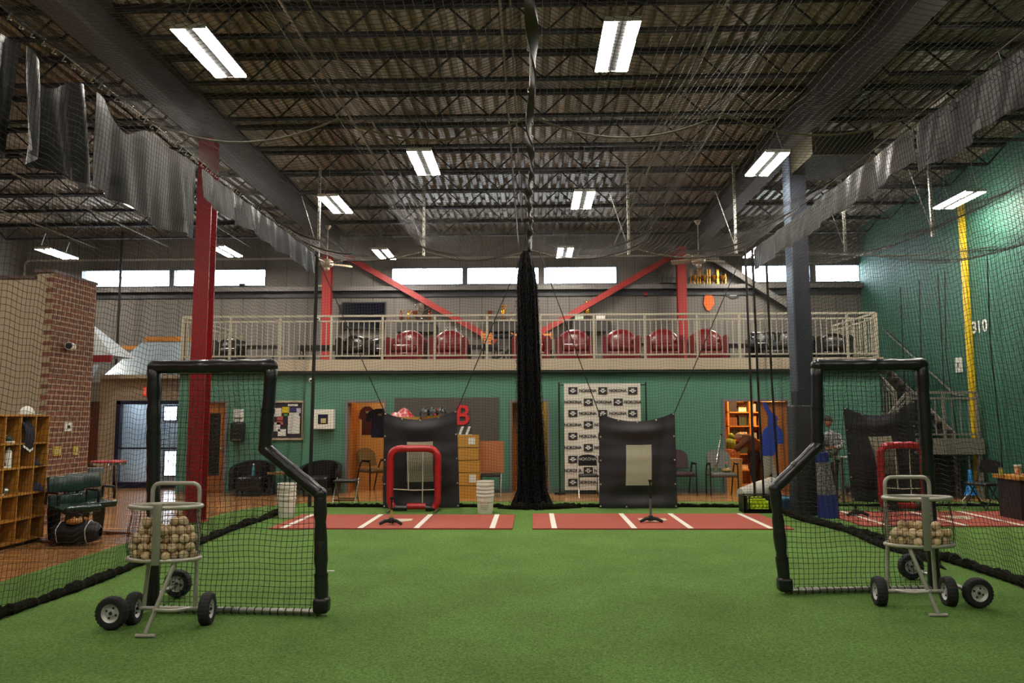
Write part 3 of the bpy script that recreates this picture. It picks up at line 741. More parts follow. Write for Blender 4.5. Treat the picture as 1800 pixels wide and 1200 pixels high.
for i, (px, Y, rz, lab) in enumerate([(623, 18.4, .1, 'black leather club armchair under the wall television, facing out'), (668, 19.15, .5, 'black leather club armchair turned sideways beside the first red one'),
                            (1466, 18.5, -.3, 'black leather club armchair at the right end of the mezzanine'), (404, 18.9, .3, 'black leather club armchair at the left end of the mezzanine by the red column')]):
    c = k0 if i == 0 else dup(k0)
    c.location = onmez(px, Y); c.rotation_euler.z = rz; c['label'] = lab
# black sofa at right
def sofa(w, m):
    t = thing('leather_sofa', 'black leather sofa behind the dark column on the mezzanine', 'sofa')
    B().cbox((0, 0, .18), (w, .8, .26), bev=.05).build('base', m, t, smooth=True)
    for s in (-1, 1): B().cbox((s * w * .22, -.08, .38), (w * .42, .66, .18), bev=.06).build('seat_cushion', m, t, smooth=True); B().cbox((s * w * .22, .26, .58), (w * .42, .22, .42), (-.15, 0, 0), .07).build('back_cushion', m, t, smooth=True)
    for s in (-1, 1): B().cbox((s * (w / 2 - .08), -.02, .36), (.2, .8, .52), bev=.08).build('armrest', m, t, smooth=True)
    for sx in (-1, 1):
        for sy in (-.3, .3): B().lathe([(.03, 0), (.03, .06)], (sx * (w / 2 - .12), sy, 0), 8).build('foot', M_feet, t)
    return t
s = sofa(1.5, M_blackleather); s.location = onmez(1370, 18.8); s.rotation_euler.z = -.1
def low_table(name, lab, cat, w, d, hh, mtop, mleg=M_darkmetal, th=.05, shelf=False):
    t = thing(name, lab, cat)
    B().cbox((0, 0, hh - th / 2), (w, d, th), bev=.01).build('table_top', mtop, t)
    for sx in (-1, 1):
        for sy in (-1, 1): B().box(sx * (w / 2 - .04) - .018, sx * (w / 2 - .04) + .018, sy * (d / 2 - .04) - .018, sy * (d / 2 - .04) + .018, 0, hh - th).build('leg', mleg, t)
    if shelf: B().box(-w / 2 + .05, w / 2 - .05, -d / 2 + .05, d / 2 - .05, .1, .12).build('shelf', mleg, t)
    return t
M_blacktop = mat('black_bench_top', '#18161a', .4)
t = low_table('padded_bench', 'low black padded bench in front of the left red wall column', 'bench', .95, .4, .42, M_blacktop, th=.12); t.location = onmez(562, 18.2)
t = low_table('padded_bench', 'low black bench standing between red armchairs left of the net bundle', 'bench', .75, .4, .42, M_blacktop, th=.09); t.location = onmez(850, 18.3)
t = low_table('side_table', 'small dark side table between two red armchairs near the right column', 'table', .3, .4, .45, M_blacktop, shelf=True); t.location = onmez(1129, 18.4)
t = low_table('coffee_table', 'round-ended black coffee table right of the red armchairs', 'table', .95, .5, .42, M_blacktop, th=.08); t.location = onmez(1310, 18.3)
t = low_table('coffee_table', 'low dark coffee table with silver edge at the left end of the mezzanine', 'table', .95, .6, .42, M_blacktop, th=.05); t.location = onmez(455, 18.2)
# orange ladder-back chairs by the wall
def wood_chair():
    t = thing('wooden_chair', 'x', 'chair', group=None); m = mat('orange_wood', '#c9762a', .4); d = M_darkmetal
    B().cbox((0, 0, .45), (.42, .42, .04), bev=.01).build('seat', M_blacktop, t)
    for sx in (-1, 1):
        B().bar((sx * .19, -.19, 0), (sx * .19, -.19, .43), .035).build('leg', d, t); B().bar((sx * .19, .19, 0), (sx * .19, .22, .75), .035).build('leg', d, t)
    b = B()
    for i in range(4): b.cbox((0, .235 + .012 * i, .66 + i * .075), (.4, .02, .055), (-.12, 0, 0))
    b.bar((-.19, .22, .6), (-.19, .27, .95), .03).bar((.19, .22, .6), (.19, .27, .95), .03)
    b.build('backrest', m, t)
    return t
w0_ = wood_chair()
for i, (px, rz, lab) in enumerate([(868, .9, 'dark chair with orange slatted back, leftmost behind the net bundle'), (908, -.2, 'chair with orange slatted back close left of the net bundle'), (958, .1, 'chair with orange slatted back right of the net bundle')]):
    c = w0_ if i == 0 else dup(w0_)
    c.location = (onmez(px, 20.0)[0], 20.0, SLAB1); c.rotation_euler.z = rz; c['label'] = lab
# weight machine
p = onmez(885, 19.2)
t = thing('exercise_machine', 'black and red exercise machine behind the armchairs', 'exercise machine', p)
B().box(-.45, .45, -.05, .05, .03, .1).box(-.4, -.32, -.3, .3, 0, .05).box(.32, .4, -.3, .3, 0, .05).build('base_frame', M_redsteel, t)
B().bar((.2, 0, .1), (.2, 0, .75), .08).bar((-.3, 0, .1), (.2, 0, .4), .06).build('upright', M_darkmetal, t)
B().cbox((.02, 0, .72), (.55, .28, .1), bev=.03).build('pad', M_blackleather, t, smooth=True)
# television
p, q = PY(601, 531, YB - .12), PY(678, 578, YB - .12)
t = thing('television', 'black flat television on the upper wall right of the left red column', 'television', ((p.x + q.x) / 2, YB - .05, (p.z + q.z) / 2))
B().box(p.x, q.x, YB - .14, YB - .08, q.z, p.z).build('case', M_blackplastic, t, world=True)
B().box(p.x + .03, q.x - .03, YB - .145, YB - .141, q.z + .03, p.z - .03).build('screen', mat('tv_screen', '#0c0c16', .12), t, world=True)
B().box(-.15, .15, -.03, .045, -.15, .15).build('wall_bracket', M_darkmetal, t)
# trophy shelves (dark cabinets with things on top)
M_gold = mat('gold_trophy', '#c9882a', .25, .8); M_silver = mat('silver_trophy', '#cfcabb', .2, .9); M_bronze = mat('bronze_trophy', '#7a3a1c', .35, .5); M_darkwood = mat('dark_trophy_base', '#26160f', .4)
def shelf(px0, px1, pyt, pyb, lab):
    p, q = PY(px0, pyt, YB - .35), PY(px1, pyb, YB - .35)
    t = thing('wall_cabinet', lab, 'cabinet', ((p.x + q.x) / 2, YB - .2, q.z))
    B().box(p.x, q.x, YB - .38, YB - .001, q.z, p.z - .03).build('cabinet_body', mat('shelf_grey', '#33312f', .6), t, world=True)
    B().box(p.x - .02, q.x + .02, YB - .4, YB - .001, p.z - .03, p.z).build('cabinet_top', mat('shelf_top', '#4b4946', .6), t, world=True)
    return p.z
sz1 = shelf(697, 762, 566, 583, 'dark wall cabinet carrying trophies beside the television')
sz2 = shelf(853, 918, 564, 582, 'dark wall cabinet with trophies left of the net bundle')
sz3 = shelf(1006, 1068, 562, 582, 'dark wall cabinet carrying white boxes right of the net bundle')
def cup(m, s=1.0, mb=M_darkwood):
    t = thing('trophy', 'x', 'trophy')
    B().lathe([(.06 * s, 0), (.06 * s, .05 * s), (.045 * s, .06 * s)], n=14).build('base', mb, t, smooth=True)
    B().lathe([(.02 * s, .06 * s), (.012 * s, .12 * s), (.025 * s, .16 * s), (.06 * s, .22 * s), (.075 * s, .32 * s), (.068 * s, .32 * s), (.05 * s, .23 * s), (0, .18 * s)], n=16, cap=False).build('cup', m, t, smooth=True)
    for sg in (-1, 1): B().tube([(sg * .065 * s, 0, .3 * s), (sg * .11 * s, 0, .3 * s), (sg * .11 * s, 0, .24 * s), (sg * .05 * s, 0, .21 * s)], .007 * s, 6).build('handle', m, t, smooth=True)
    return t
def figure_trophy(m, s=1.0):
    t = thing('trophy', 'x', 'trophy')
    B().box(-.06 * s, .06 * s, -.05 * s, .05 * s, 0, .06 * s).build('base', M_darkwood, t)
    B().lathe([(.02 * s, .06 * s), (.035 * s, .1 * s), (.05 * s, .16 * s), (.035 * s, .22 * s), (.02 * s, .26 * s)], n=10).ball((0, 0, .3 * s), .03 * s, 8, 6).bar((.03 * s, 0, .22 * s), (.09 * s, 0, .33 * s), .015 * s).build('figure', m, t, smooth=True)
    return t
cups = [(704, sz1, M_bronze, .8, 'f', 'small bronze figure trophy, leftmost on the cabinet beside the television'), (717, sz1, M_gold, .8, 'f', 'golden figure trophy, second from left beside the television'),
        (729, sz1, M_bronze, .75, 'c', 'brown cup trophy third from left beside the television'), (741, sz1, M_silver, 1.25, 'c', 'tall silver cup trophy on the cabinet beside the television'),
        (754, sz1, M_bronze, .8, 'f', 'copper figure trophy, rightmost on the cabinet beside the television'),
        (861, sz2, M_bronze, .7, 'c', 'dark low cup on the cabinet left of the net bundle'), (884, sz2, M_gold, 1.1, 'f', 'golden figure trophy on the cabinet left of the net bundle'),
        (899, sz2, M_silver, .6, 'c', 'small pale cup on the cabinet left of the net bundle'), (1032, sz3, M_gold, 1.25, 'f', 'gold and black figure trophy behind the white boxes')]
for px, z, m, s_, k_, lab in cups:
    c = cup(m, s_ * 1.35) if k_ == 'c' else figure_trophy(m, s_ * 1.35)
    c.location = (PY(px, 560, YB - .25).x, YB - .2, z); c['label'] = lab
def boxthing(name, lab, cat, p, w, d, h, m, rz=0, lid=None, group=None, label_patch=None):
    t = thing(name, lab, cat, p, rz, group)
    B().box(-w / 2, w / 2, -d / 2, d / 2, 0, h).build('box_body', m, t)
    if lid: B().box(-w / 2 - .01, w / 2 + .01, -d / 2 - .01, d / 2 + .01, h - .04, h + .005).build('lid', lid, t)
    if label_patch: a = label_patch; B().box(a[0], a[1], -d / 2 - .004, -d / 2 - .001, a[2], a[3]).build('shipping_label', M_white, t)
    return t
boxthing('display_box', 'pale green lettered box on the cabinet right of the net bundle', 'box', (PY(1018, 556, YB - .3).x, YB - .22, sz3), .24, .2, .16, mat('pale_green_box', '#a9b5a0', .5), lid=M_white)
boxthing('display_box', 'white box with dark lettering, rightmost on the cabinet right of the bundle', 'box', (PY(1056, 556, YB - .3).x, YB - .22, sz3), .24, .2, .18, M_white, lid=mat('grey_lid', '#7e8587', .5))
# small silver figures behind second red chair
for i, px in enumerate((783, 792, 801)):
    c = figure_trophy(M_silver, .55) if i != 1 else cup(M_silver, .4, M_silver)
    c.location = (PY(px, 600, 19.2).x, 19.2, SLAB1 + .78); c['label'] = 'small silver trophy behind the second red armchair, %s of three' % ('left', 'middle', 'right')[i]
t = low_table('console_table', 'narrow dark console table behind the second red armchair', 'table', .55, .3, .78, M_blacktop, shelf=True); t.location = (PY(792, 600, 19.2).x, 19.2, SLAB1)
# trophies on the wall ledge and things hung on the wall
for i, px in enumerate((1221, 1238, 1255, 1270)):
    c = cup(M_gold, .9); c.location = (PY(px, 490, YB - .12).x, YB - .11, 5.33)
    for ch in c.children:
        if ch.name.startswith('handle'): pass
    B().bar((-.1, .03, .02), (-.1, .03, .48), .025).bar((.1, .03, .02), (.1, .03, .48), .025).build('column_post', M_gold, c)
    c['label'] = 'gold cup trophy on the wall ledge under the fan, number %s from the red column' % ('one', 'two', 'three', 'four')[i]; c['group'] = 'gold trophies on the ledge'
t = thing('ledge_ornament', 'dark spiky ornament standing on the wall ledge left of the red column', 'ornament', (PY(1175, 490, YB - .15).x, YB - .11, 5.33))
B().cbox((0, 0, .05), (.5, .12, .08), bev=.03).build('hull', M_darkmetal, t)
b = B()
for xx in (-.18, -.05, .08, .2): b.bar((xx, 0, .08), (xx + .03, 0, .34), .015).bar((xx - .07, 0, .2), (xx + .09, 0, .24), .012)
b.build('masts', M_darkmetal, t)
# orange jersey
p = PY(1245, 508, YB - .04)
t = thing('hanging_jersey', 'bright orange jersey hanging on the upper grey wall', 'jersey', (p.x, YB - .05, p.z))
M_or = mat('orange_cloth', '#d9661c', .7, bump=(8, .5))
B().poly([(-.07, 0, -.02), (.06, 0, -.04), (.15, 0, -.3), (.16, 0, -.42), (.02, 0, -.62), (-.06, 0, -.6), (-.14, 0, -.42), (-.12, 0, -.25)], (0, .035, 0)).build('cloth', M_or, t)
B().poly([(-.05, 0, .15), (-.02, 0, .15), (.08, 0, -.1), (.05, 0, -.1)], (0, -.01, 0)).build('strap', M_darkmetal, t)
p = PY(1289, 519, YB - .04); t = thing('wall_plaque', 'black oval plaque on the upper grey wall right of the orange jersey', 'plaque', (p.x, YB - .03, p.z))
B().poly([(.18 * math.cos(a) * (1 + .12 * math.cos(4 * a)), 0, .085 * math.sin(a) * (1 + .1 * math.cos(4 * a))) for a in [k * math.pi / 12 for k in range(24)]], (0, .028, 0)).build('plate', M_blackplastic, t)
b = B(); put_text(b, 'TEAM', .07, (0, -.003, 0)); b = None
B().box(-.09, .09, -.004, 0, -.012, .012).build('emblem_bar', M_steel, t)
p = PY(1135, 516, YB - .04); t = thing('alarm_bell', 'round red alarm bell on the upper wall left of the right red column', 'alarm bell', (p.x, YB - .001, p.z))
B().lathe([(0, -.07), (.06, -.06), (.085, -.03), (.085, 0), (0, 0)], n=18, axis='Y').build('gong', mat('bell_red', '#8a1420', .35), t, smooth=True); B().box(-.05, .05, -.05, 0, .06, .16).build('back_box', M_darkmetal, t)
p = PY(562, 505, YB - .04); t = thing('junction_box', 'pale yellow square box on the upper wall beside the left red column', 'box', (p.x, YB - .001, p.z))
B().box(-.07, .07, -.06, 0, -.07, .07).build('box_body', mat('pale_yellow', '#c9bd7a', .5), t); B().box(-.05, .05, -.065, -.06, -.05, .05).build('cover', mat('pale_yellow2', '#d8cf98', .5), t)
p = PY(427, 496, YB - .08); t = thing('sensor_box', 'small dark box on the window sill right of the red column', 'box', (p.x, YB - .1, 5.36)); B().box(-.08, .08, -.06, .06, 0, .12).build('case', M_darkmetal, t); B().ball((0, -.06, .06), .03).build('lens', M_blackplastic, t)
# smoke / wifi box on railing
p = PY(557, 561, YG - .1); t = thing('control_box', 'small white box fixed to the mezzanine railing beside the left red column', 'box', (p.x, YG - .09, p.z)); B().cbox((0, 0, 0), (.13, .06, .08), bev=.015).build('case', M_white, t); B().box(-.05, .05, -.034, -.03, -.02, .02).build('grille', M_darkmetal, t)

# =====================================================================
# THINGS ON AND BY THE GREEN WALL
# =====================================================================
def wp(px, py, d=.0): return PY(px, py, YG - d)
# bulletin board
p, q = wp(474, 704), wp(534, 773)
t = thing('bulletin_board', 'framed dark bulletin board covered in pinned papers on the green wall', 'notice board', ((p.x + q.x) / 2, YG - .02, (p.z + q.z) / 2))
B().box(p.x, q.x, YG - .02, YG - .001, q.z, p.z).build('board', mat('board_felt', '#2c1f2c', .9), t, world=True)
w = .045; M_tf = mat('board_frame', '#b5a78b', .5)
B().box(p.x, q.x, YG - .04, YG - .001, p.z - w, p.z).box(p.x, q.x, YG - .04, YG - .001, q.z, q.z + w).box(p.x, p.x + w, YG - .04, YG - .001, q.z + w, p.z - w).box(q.x - w, q.x, YG - .04, YG - .001, q.z + w, p.z - w).build('board_frame', M_tf, t, world=True)
for (a, b_, c, d_, m) in ((507, 731, 527, 762, M_white), (509, 725, 526, 731, M_white), (483, 717, 495, 732, M_white), (482, 742, 493, 758, M_white), (506.5, 710, 524, 713.5, M_white),
                     (496.5, 715, 509, 725.5, mat('yellow_paper', '#c9b21e', .6)), (509, 716, 521, 723, mat('navy_paper', '#2c3566', .6)), (522, 717, 529, 726, mat('lilac_paper', '#b9b4cf', .6)),
                     (488, 731, 498, 738, mat('red_paper', '#a8524a', .6)), (487, 740, 498, 746, mat('red_paper', '#a8524a', .6)), (500, 727, 506, 731, mat('green_paper', '#5b8a3a', .6)), (489, 754, 503, 766, M_white)):
    A_, C_ = wp(a, b_), wp(c, d_)
    if A_.x < p.x + w: A_.x = p.x + w + .01
    B().box(A_.x, C_.x, YG - .026, YG - .0205, C_.z, A_.z).build('pinned_paper', m, t, world=True)
# defibrillator cabinet
p, q = wp(550.5, 719.5, .15), wp(586.5, 754, .15)
t = thing('defibrillator_cabinet', 'white square wall cabinet with small dark window on the green wall', 'cabinet', ((p.x + q.x) / 2, YG, q.z))
B().cbox(((p.x + q.x) / 2, YG - .09, (p.z + q.z) / 2), (q.x - p.x, .17, p.z - q.z), bev=.012).build('case', M_white_plastic, t, world=True)
A_, C_ = wp(559, 728, .18), wp(576, 745, .18); B().box(A_.x, C_.x, YG - .18, YG - .174, C_.z, A_.z).build('window', mat('navy_window', '#20283a', .2), t, world=True)
A_, C_ = wp(564, 735, .18), wp(573, 743, .18); B().box(A_.x, C_.x, YG - .184, YG - .181, C_.z, A_.z).build('device', mat('device_yellow', '#b8ad72', .5), t, world=True)
p = wp(548, 668); t = thing('security_camera', 'small white dome camera high on the green wall', 'camera', (p.x, YG - .05, p.z))
B().lathe([(.055, 0), (.055, .05)], (0, 0, 0), 16, 'Y').build('mount', M_white, t, smooth=True); B().ball((0, 0, 0), .045).build('dome', M_white, t, smooth=True); B().ball((0, -.025, -.01), .026).build('lens', M_blackplastic, t, smooth=True)
# towel dispenser and notice
p, q = wp(411, 719), wp(428, 741); t = thing('wall_notice', 'white notice sheet on the green wall above the black dispenser', 'notice', ((p.x + q.x) / 2, YG - .005, q.z)); B().box(p.x, q.x, YG - .012, YG - .001, q.z, p.z).build('sheet', M_white, t, world=True)
B().box(p.x + .03, q.x - .03, YG - .014, YG - .0125, q.z + .06, q.z + .1).build('printed_line', M_steel, t, world=True)
p, q = wp(406, 742, .12), wp(429, 776, .12); t = thing('towel_dispenser', 'black paper towel dispenser on the green wall beside the wooden door', 'dispenser', ((p.x + q.x) / 2, YG - .1, q.z))
B().cbox(((p.x + q.x) / 2, YG - .1, (p.z + q.z) / 2), (q.x - p.x, .19, p.z - q.z), bev=.05).build('case', M_blackplastic, t, smooth=True, world=True)
B().box(p.x + .05, q.x - .05, YG - .2, YG - .19, q.z + .03, q.z + .06).build('slot', M_steel, t, world=True)
# tub chairs
def tub(m):
    t = thing('tub_chair', 'x', 'armchair')
    pr = []; 
    def shell(u, v):
        a = R(-105 + 210 * u) ; rr = .36 + .02 * v; h = .12 + v * (.36 + .26 * max(0, math.cos(a * .86)) ** .8)
        return (rr * math.sin(a) * 1.02, rr * math.cos(a) * .95 + .02 * v, h)
    B().grid(shell, 20, 6, .1).build('shell', m, t, smooth=True)
    B().cbox((0, -.05, .27), (.56, .6, .3), bev=.06).build('seat_cushion', m, t, smooth=True)
    for sx in (-1, 1):
        for sy in (-.28, .22): B().lathe([(.02, 0), (.03, .14)], (sx * .24, sy, 0), 8).build('leg', M_feet, t)
    return t
tb = tub(M_blackleather); tb.location = (wp(441, 840, .6).x, YG - .55, 0); tb.rotation_euler.z = .15; tb['label'] = 'black leather tub chair below the paper towel dispenser'
t2 = dup(tb, (wp(560, 840, .6).x, YG - .55, 0), -.05, 'black leather tub chair below the white wall cabinet')
t = low_table('side_table', 'small square wood-topped table between the two black tub chairs', 'table', .42, .42, .5, mat('table_oak', '#8d6a35', .4)); t.location = (wp(489, 840, .6).x, YG - .5, 0)
t = thing('water_bottle', 'teal water bottle standing in the left tub chair', 'bottle', (wp(443, 830, .7).x, YG - .62, .425)); B().lathe([(.035, 0), (.035, .16), (.018, .2), (.018, .23)], n=12).build('bottle_body', mat('teal_bottle', '#4f8f93', .2), t, smooth=True); B().lathe([(.02, .23), (.02, .26)], n=10).build('cap', M_white, t)
# waiting chairs with arms
def waiting_chair(mf, ml=M_darkmetal):
    t = thing('waiting_chair', 'x', 'chair')
    B().cbox((0, -.02, .45), (.52, .5, .09), bev=.04).build('seat', mf, t, smooth=True)
    def bk(u, v):
        x = (u - .5) * .5 * (1 - .25 * max(0, v - .6)); return (x, .2 + .1 * v + .05 * (1 - (2 * u - 1) ** 2), .56 + .4 * v - .08 * (v > .8) * abs(2 * u - 1) ** 3)
    B().grid(bk, 10, 8, .05).build('backrest', mf, t, smooth=True)
    for s in (-1, 1):
        B().tube(rounded([(s * .29, -.22, 0), (s * .29, -.2, .66), (s * .29, .1, .67), (s * .29, .2, .45), (s * .27, .3, 0)], .06), .016, 8).build('leg_frame', ml, t, smooth=True)
        B().cbox((s * .29, -.06, .685), (.055, .3, .03), bev=.012).build('arm_pad', M_blackplastic, t, smooth=True)
    B().bar((-.28, .22, .42), (.28, .22, .42), .025).build('cross_bar', ml, t); B().bar((-.28, -.2, .41), (.28, -.2, .41), .025).build('cross_bar', ml, t)
    return t
M_greyfab = mat('grey_fabric', '#67665f', .85, bump=(60, .2)); M_brownfab = mat('brown_fabric', '#3c2a2c', .85)
wc = waiting_chair(M_greyfab); wc.location = (wp(1269, 840, .6).x, YG - .6, 0); wc['label'] = 'grey upholstered armchair against the green wall holding a bat and glove'
wc2 = waiting_chair(M_brownfab); wc2.location = (wp(1196, 840, .5).x, YG - .5, 0); wc2.rotation_euler.z = .1; wc2['label'] = 'dark brown upholstered chair half hidden by the right hanging mat'
wc3 = waiting_chair(mat('olive_fabric', '#6b5a35', .8)); wc3.location = (wp(645, 840).x, YG + .75, 0); wc3.rotation_euler.z = .9; wc3['label'] = 'armchair inside the warm office doorway under the jerseys'
t = thing('sports_bag', 'round dark bag lying on the office floor behind the armchair', 'bag', (wp(672, 850).x, YG + 1.2, 0)); B().ball((0, 0, .2), .24, 14, 9, (1, .8, .8)).build('bag_body', mat('bag_cloth', '#33261b', .8, bump=(6, .6)), t, smooth=True); B().tube(arc((0, 0, .36), .1, 0, 180, 8), .012, 6).build('strap', M_darkmetal, t)
# bat and glove on grey chair
p = Vector(wc.location)
t = thing('baseball_bat', 'silver bat leaning upright on the grey chair by the green wall', 'bat', (p.x - .17, p.y - .14, .5)); d_ = Vector((.16, .1, .72)).normalized()
B().tube([Vector((0, 0, 0)) + d_ * h_ for h_ in (0, .03, .25, .45, .75, .8)], [.02, .033, .033, .024, .015, .02], 12).build('barrel', M_silver, t, smooth=True); B().tube([d_ * .8, d_ * .83], [.024, .024], 12).build('knob', M_blackplastic, t)
def glove(lab, loc, m):
    t = thing('baseball_glove', lab, 'glove', loc)
    B().ball((0, 0, .04), .11, 12, 8, (1, .8, .4)).build('palm', m, t, smooth=True)
    for k_ in range(4): a = R(30 + k_ * 32); B().tube([(.06 * math.cos(a), .06 * math.sin(a), .04), (.13 * math.cos(a), .12 * math.sin(a), .05), (.15 * math.cos(a), .15 * math.sin(a), .08)], [.026, .024, .016], 8).build('finger', m, t, smooth=True)
    return t
glove('tan baseball glove resting on the seat of the grey chair', (p.x + .08, p.y - .12, .5), mat('tan_leather', '#8b7340', .5))
t = thing('sports_bottle', 'small green bottle with orange cap on the grey chair', 'bottle', (p.x + .12, p.y + .08, .5)); B().lathe([(.03, 0), (.03, .14), (.02, .17)], n=12).build('bottle_body', mat('green_bottle', '#3b6a44', .3), t, smooth=True); B().lathe([(.02, .17), (.02, .2)], n=10).build('cap', M_or, t)
# folding chairs
def folding_chair(mseat=M_blacktop, back=True, ml=M_steel):
    t = thing('folding_chair', 'x', 'folding chair')
    B().cbox((0, 0, .45), (.42, .4, .05), bev=.02).build('seat', mseat, t, smooth=True)
    for s in (-1, 1):
        B().tube([(s * .21, -.24, 0), (s * .21, .12, .5)] + ([(s * .2, .24, .86)] if back else []), .012, 8).build('leg', ml, t, smooth=True)
        B().tube([(s * .19, .24, 0), (s * .19, -.12, .46)], .012, 8).build('leg', ml, t, smooth=True)
    B().bar((-.21, -.17, .1), (.21, -.17, .1), .02).build('stretcher', M_darkmetal, t); B().bar((-.19, .18, .1), (.19, .18, .1), .02).build('stretcher', M_darkmetal, t)
    if back:
        bk_ = B().poly([(-.2, 0, .62), (.2, 0, .62), (.21, 0, .74)] + [(.2 * math.cos(R(a)), 0, .78 + .08 * math.sin(R(a))) for a in range(0, 181, 30)] + [(-.21, 0, .74)], (0, .03, 0)).build('backrest', mseat, t)
        bk_.location = (0, .2, .02)
    return t
fc = folding_chair(); p = wp(1033, 850, .75); fc.location = (p.x, YG - .95, 0); fc['label'] = 'folding chair with lettered black back in front of the white printed backdrop'
b = B(); put_text(b, 'NOKONA', .085, (0, .193, .78)); b.build('lettering', M_white, fc)
b = B(); b.box(-.17, .17, -.2, -.19, .26, .27); 
fc2 = folding_chair(back=False); fc2.location = (PY(609, 860, 14.9).x, 14.9, .0); fc2['label'] = 'black-topped folding stool standing just behind the back net at left'
fc2.location.z = .013
fc3 = folding_chair(); fc3.location = (wp(864, 850, .6).x, YG - .8, 0); fc3['label'] = 'folding chair carrying a brown cardboard sheet below the grey banner'
p, q = wp(844, 776, .7), wp(886, 832, .7)
tag(B().cbox(((p.x + q.x) / 2, YG - .82, q.z + (p.z - q.z) / 2 + .02), (q.x - p.x, .04, p.z - q.z), (-.05, 0, 0)).build('cardboard_sheet', mat('brown_card', '#a8683c', .7)), 'brown cardboard sheet propped upright on the folding chair', 'cardboard')
# box stacks
M_card = M_cardboard
def stack(pxc, Y, n, wd, ds, label, hidden=False, hts=None):
    z = 0
    for i in range(n):
        h_ = hts[i] if hts else ds
        boxthing('cardboard_box', label % (('bottom', 'second', 'third', 'fourth', 'fifth', 'sixth', 'topmost')[i if i < n - 1 else 6]), 'box', (PY(pxc, 800, Y).x + random.uniform(-.02, .02), Y, z), wd, .4, h_ - .014 * (i < n - 1), M_card, random.uniform(-.03, .03), group='orange cardboard boxes behind the left mat',
                 label_patch=(wd / 2 - .2, wd / 2 - .06, .06, h_ - .05) if i in (1, n - 1) else None); z += h_
    return z
stack(817, 16.3, 5, .62, .262, 'orange cardboard box right of the left mat, %s of its stack', hts=[.27, .27, .25, .26, .25])
zt_ = stack(718, 16.3, 6, .5, .28, 'orange cardboard box hidden behind the left mat, %s of its stack')
tag(B().grid(lambda u, v: (PY(686 + 42 * u, 715, 16.3).x, 16.15 + .35 * v, zt_ + .004 + .2 * math.sin(math.pi * u) ** .5 * math.sin(math.pi * v) ** .5 * (.8 + .2 * math.sin(9 * u + 5 * v))), 16, 10, .01).build('plastic_bag', mat('red_shiny_plastic', '#a8222c', .15, noise=(14, .5), color2='#d9b7b0', bump=(12, .8)), smooth=True), 'shiny red plastic wrapped bundle on the boxes above the left mat', 'bag')
zs = stack(768, 16.3, 6, .5, .285, 'cardboard box under the black helmets, %s of its stack')
for i, px in enumerate((747, 761, 776)):
    t = thing('batting_helmet', 'black batting helmet on the boxes above the left mat, %s of three' % ('left', 'middle', 'right')[i], 'helmet', (PY(px, 715, 16.2).x, 16.2, zs), group='black batting helmets')
    def dome(u, v):
        a = 2 * math.pi * u; ph = v * math.pi / 2; return (.1 * math.cos(a) * math.cos(ph), .12 * math.sin(a) * math.cos(ph), .05 + .13 * math.sin(ph))
    B().grid(dome, 18, 6, .006).build('shell', M_blackpad, t, smooth=True)
    B().poly([(-.08, -.1, .06), (.08, -.1, .06), (.06, -.2, .045), (-.06, -.2, .045)], (0, 0, .01)).build('brim', M_blackplastic, t)
    for s in (-1, 1): B().cbox((s * .095, 0, .04), (.02, .1, .08), bev=.01).build('ear_flap', M_blackplastic, t)
# grey banner
p, q = wp(694, 699), wp(877, 800)
t = thing('wall_banner', 'dark grey wall banner with red letter behind the left mat and boxes', 'banner', ((p.x + q.x) / 2, YG - .02, p.z))
def ban(u, v):
    return (p.x + (q.x - p.x) * u, YG - .03 - .012 * math.sin(u * 25) * v ** 2, q.z + (p.z - q.z) * v)
B().grid(ban, 60, 14, .006).build('banner_cloth', mat('banner_grey', '#4b463f', .6, bump=(4, .3)), t, smooth=True, world=True)
b = B(); c = wp(811, 731, .05); put_text(b, 'B', .62, (c.x, YG - .055, c.z), shear=.12, sx=.95, ex=.006, bold=.012); put_text(b, 'S', .5, (wp(768, 722, .05).x, YG - .055, c.z - .02), shear=.12, ex=.006); b.build('red_lettering', mat('banner_red', '#c42626', .5), t, world=True)
b = B(); c = wp(815, 764, .05); put_text(b, 'BALL', .3, (c.x - .18, YG - .055, c.z + .06), shear=.35, sx=1.05, ex=.006, bold=.012); b.build('white_lettering', M_white, t, world=True)
# sponsor backdrop
YK = 16.95
p, q = PY(991, 674, YK), PY(1129, 861, YK)
t = thing('printed_backdrop', 'tall white printed backdrop on a stand beside the net bundle', 'backdrop', ((p.x + q.x) / 2, YK, 0))
B().grid(lambda u, v: (p.x + (q.x - p.x) * u, YK + .006 * math.sin(u * 20 + v * 3), q.z + (p.z - q.z) * v), 30, 20, .004).build('fabric', mat('backdrop_white', '#cfc7ba', .7), t, smooth=True, world=True)
b = B(); lg = B(); ew = B()
rows = [686.5, 706.5, 726.5, 746.5, 766.5, 786.5, 807, 827, 847.5]
for r_i, py in enumerate(rows):
    lx = (1007, 1059.5, 1112) if r_i % 2 == 0 else (1034, 1086.5)
    tx = (1033, 1086) if r_i % 2 == 0 else (1007, 1060, 1112)
    for px in lx:
        c = PY(px, py, YK); c.x = min(max(c.x, p.x + .12), q.x - .12)
        lg.box(c.x - .1, c.x + .1, YK - .012, YK - .01, c.z - .078, c.z + .078)
        ew.cbox((c.x, YK - .014, c.z), (.14, .002, .022)); ew.lathe([(0, 0), (.034, 0), (.034, .002), (0, .002)], (c.x, YK - .015, c.z - .012), 12, 'Y').cbox((c.x, YK - .014, c.z + .035), (.07, .002, .02))
        lg.cbox((c.x, YK - .0165, c.z - .008), (.028, .001, .028), (0, .78, 0))
    for px in tx:
        c = PY(px, py, YK); put_text(b, 'NOKONA', .085, (c.x, YK - .013, c.z), sx=.98, ex=.001, bold=.0035)
M_ink = mat('black_ink', '#221d22', .6)
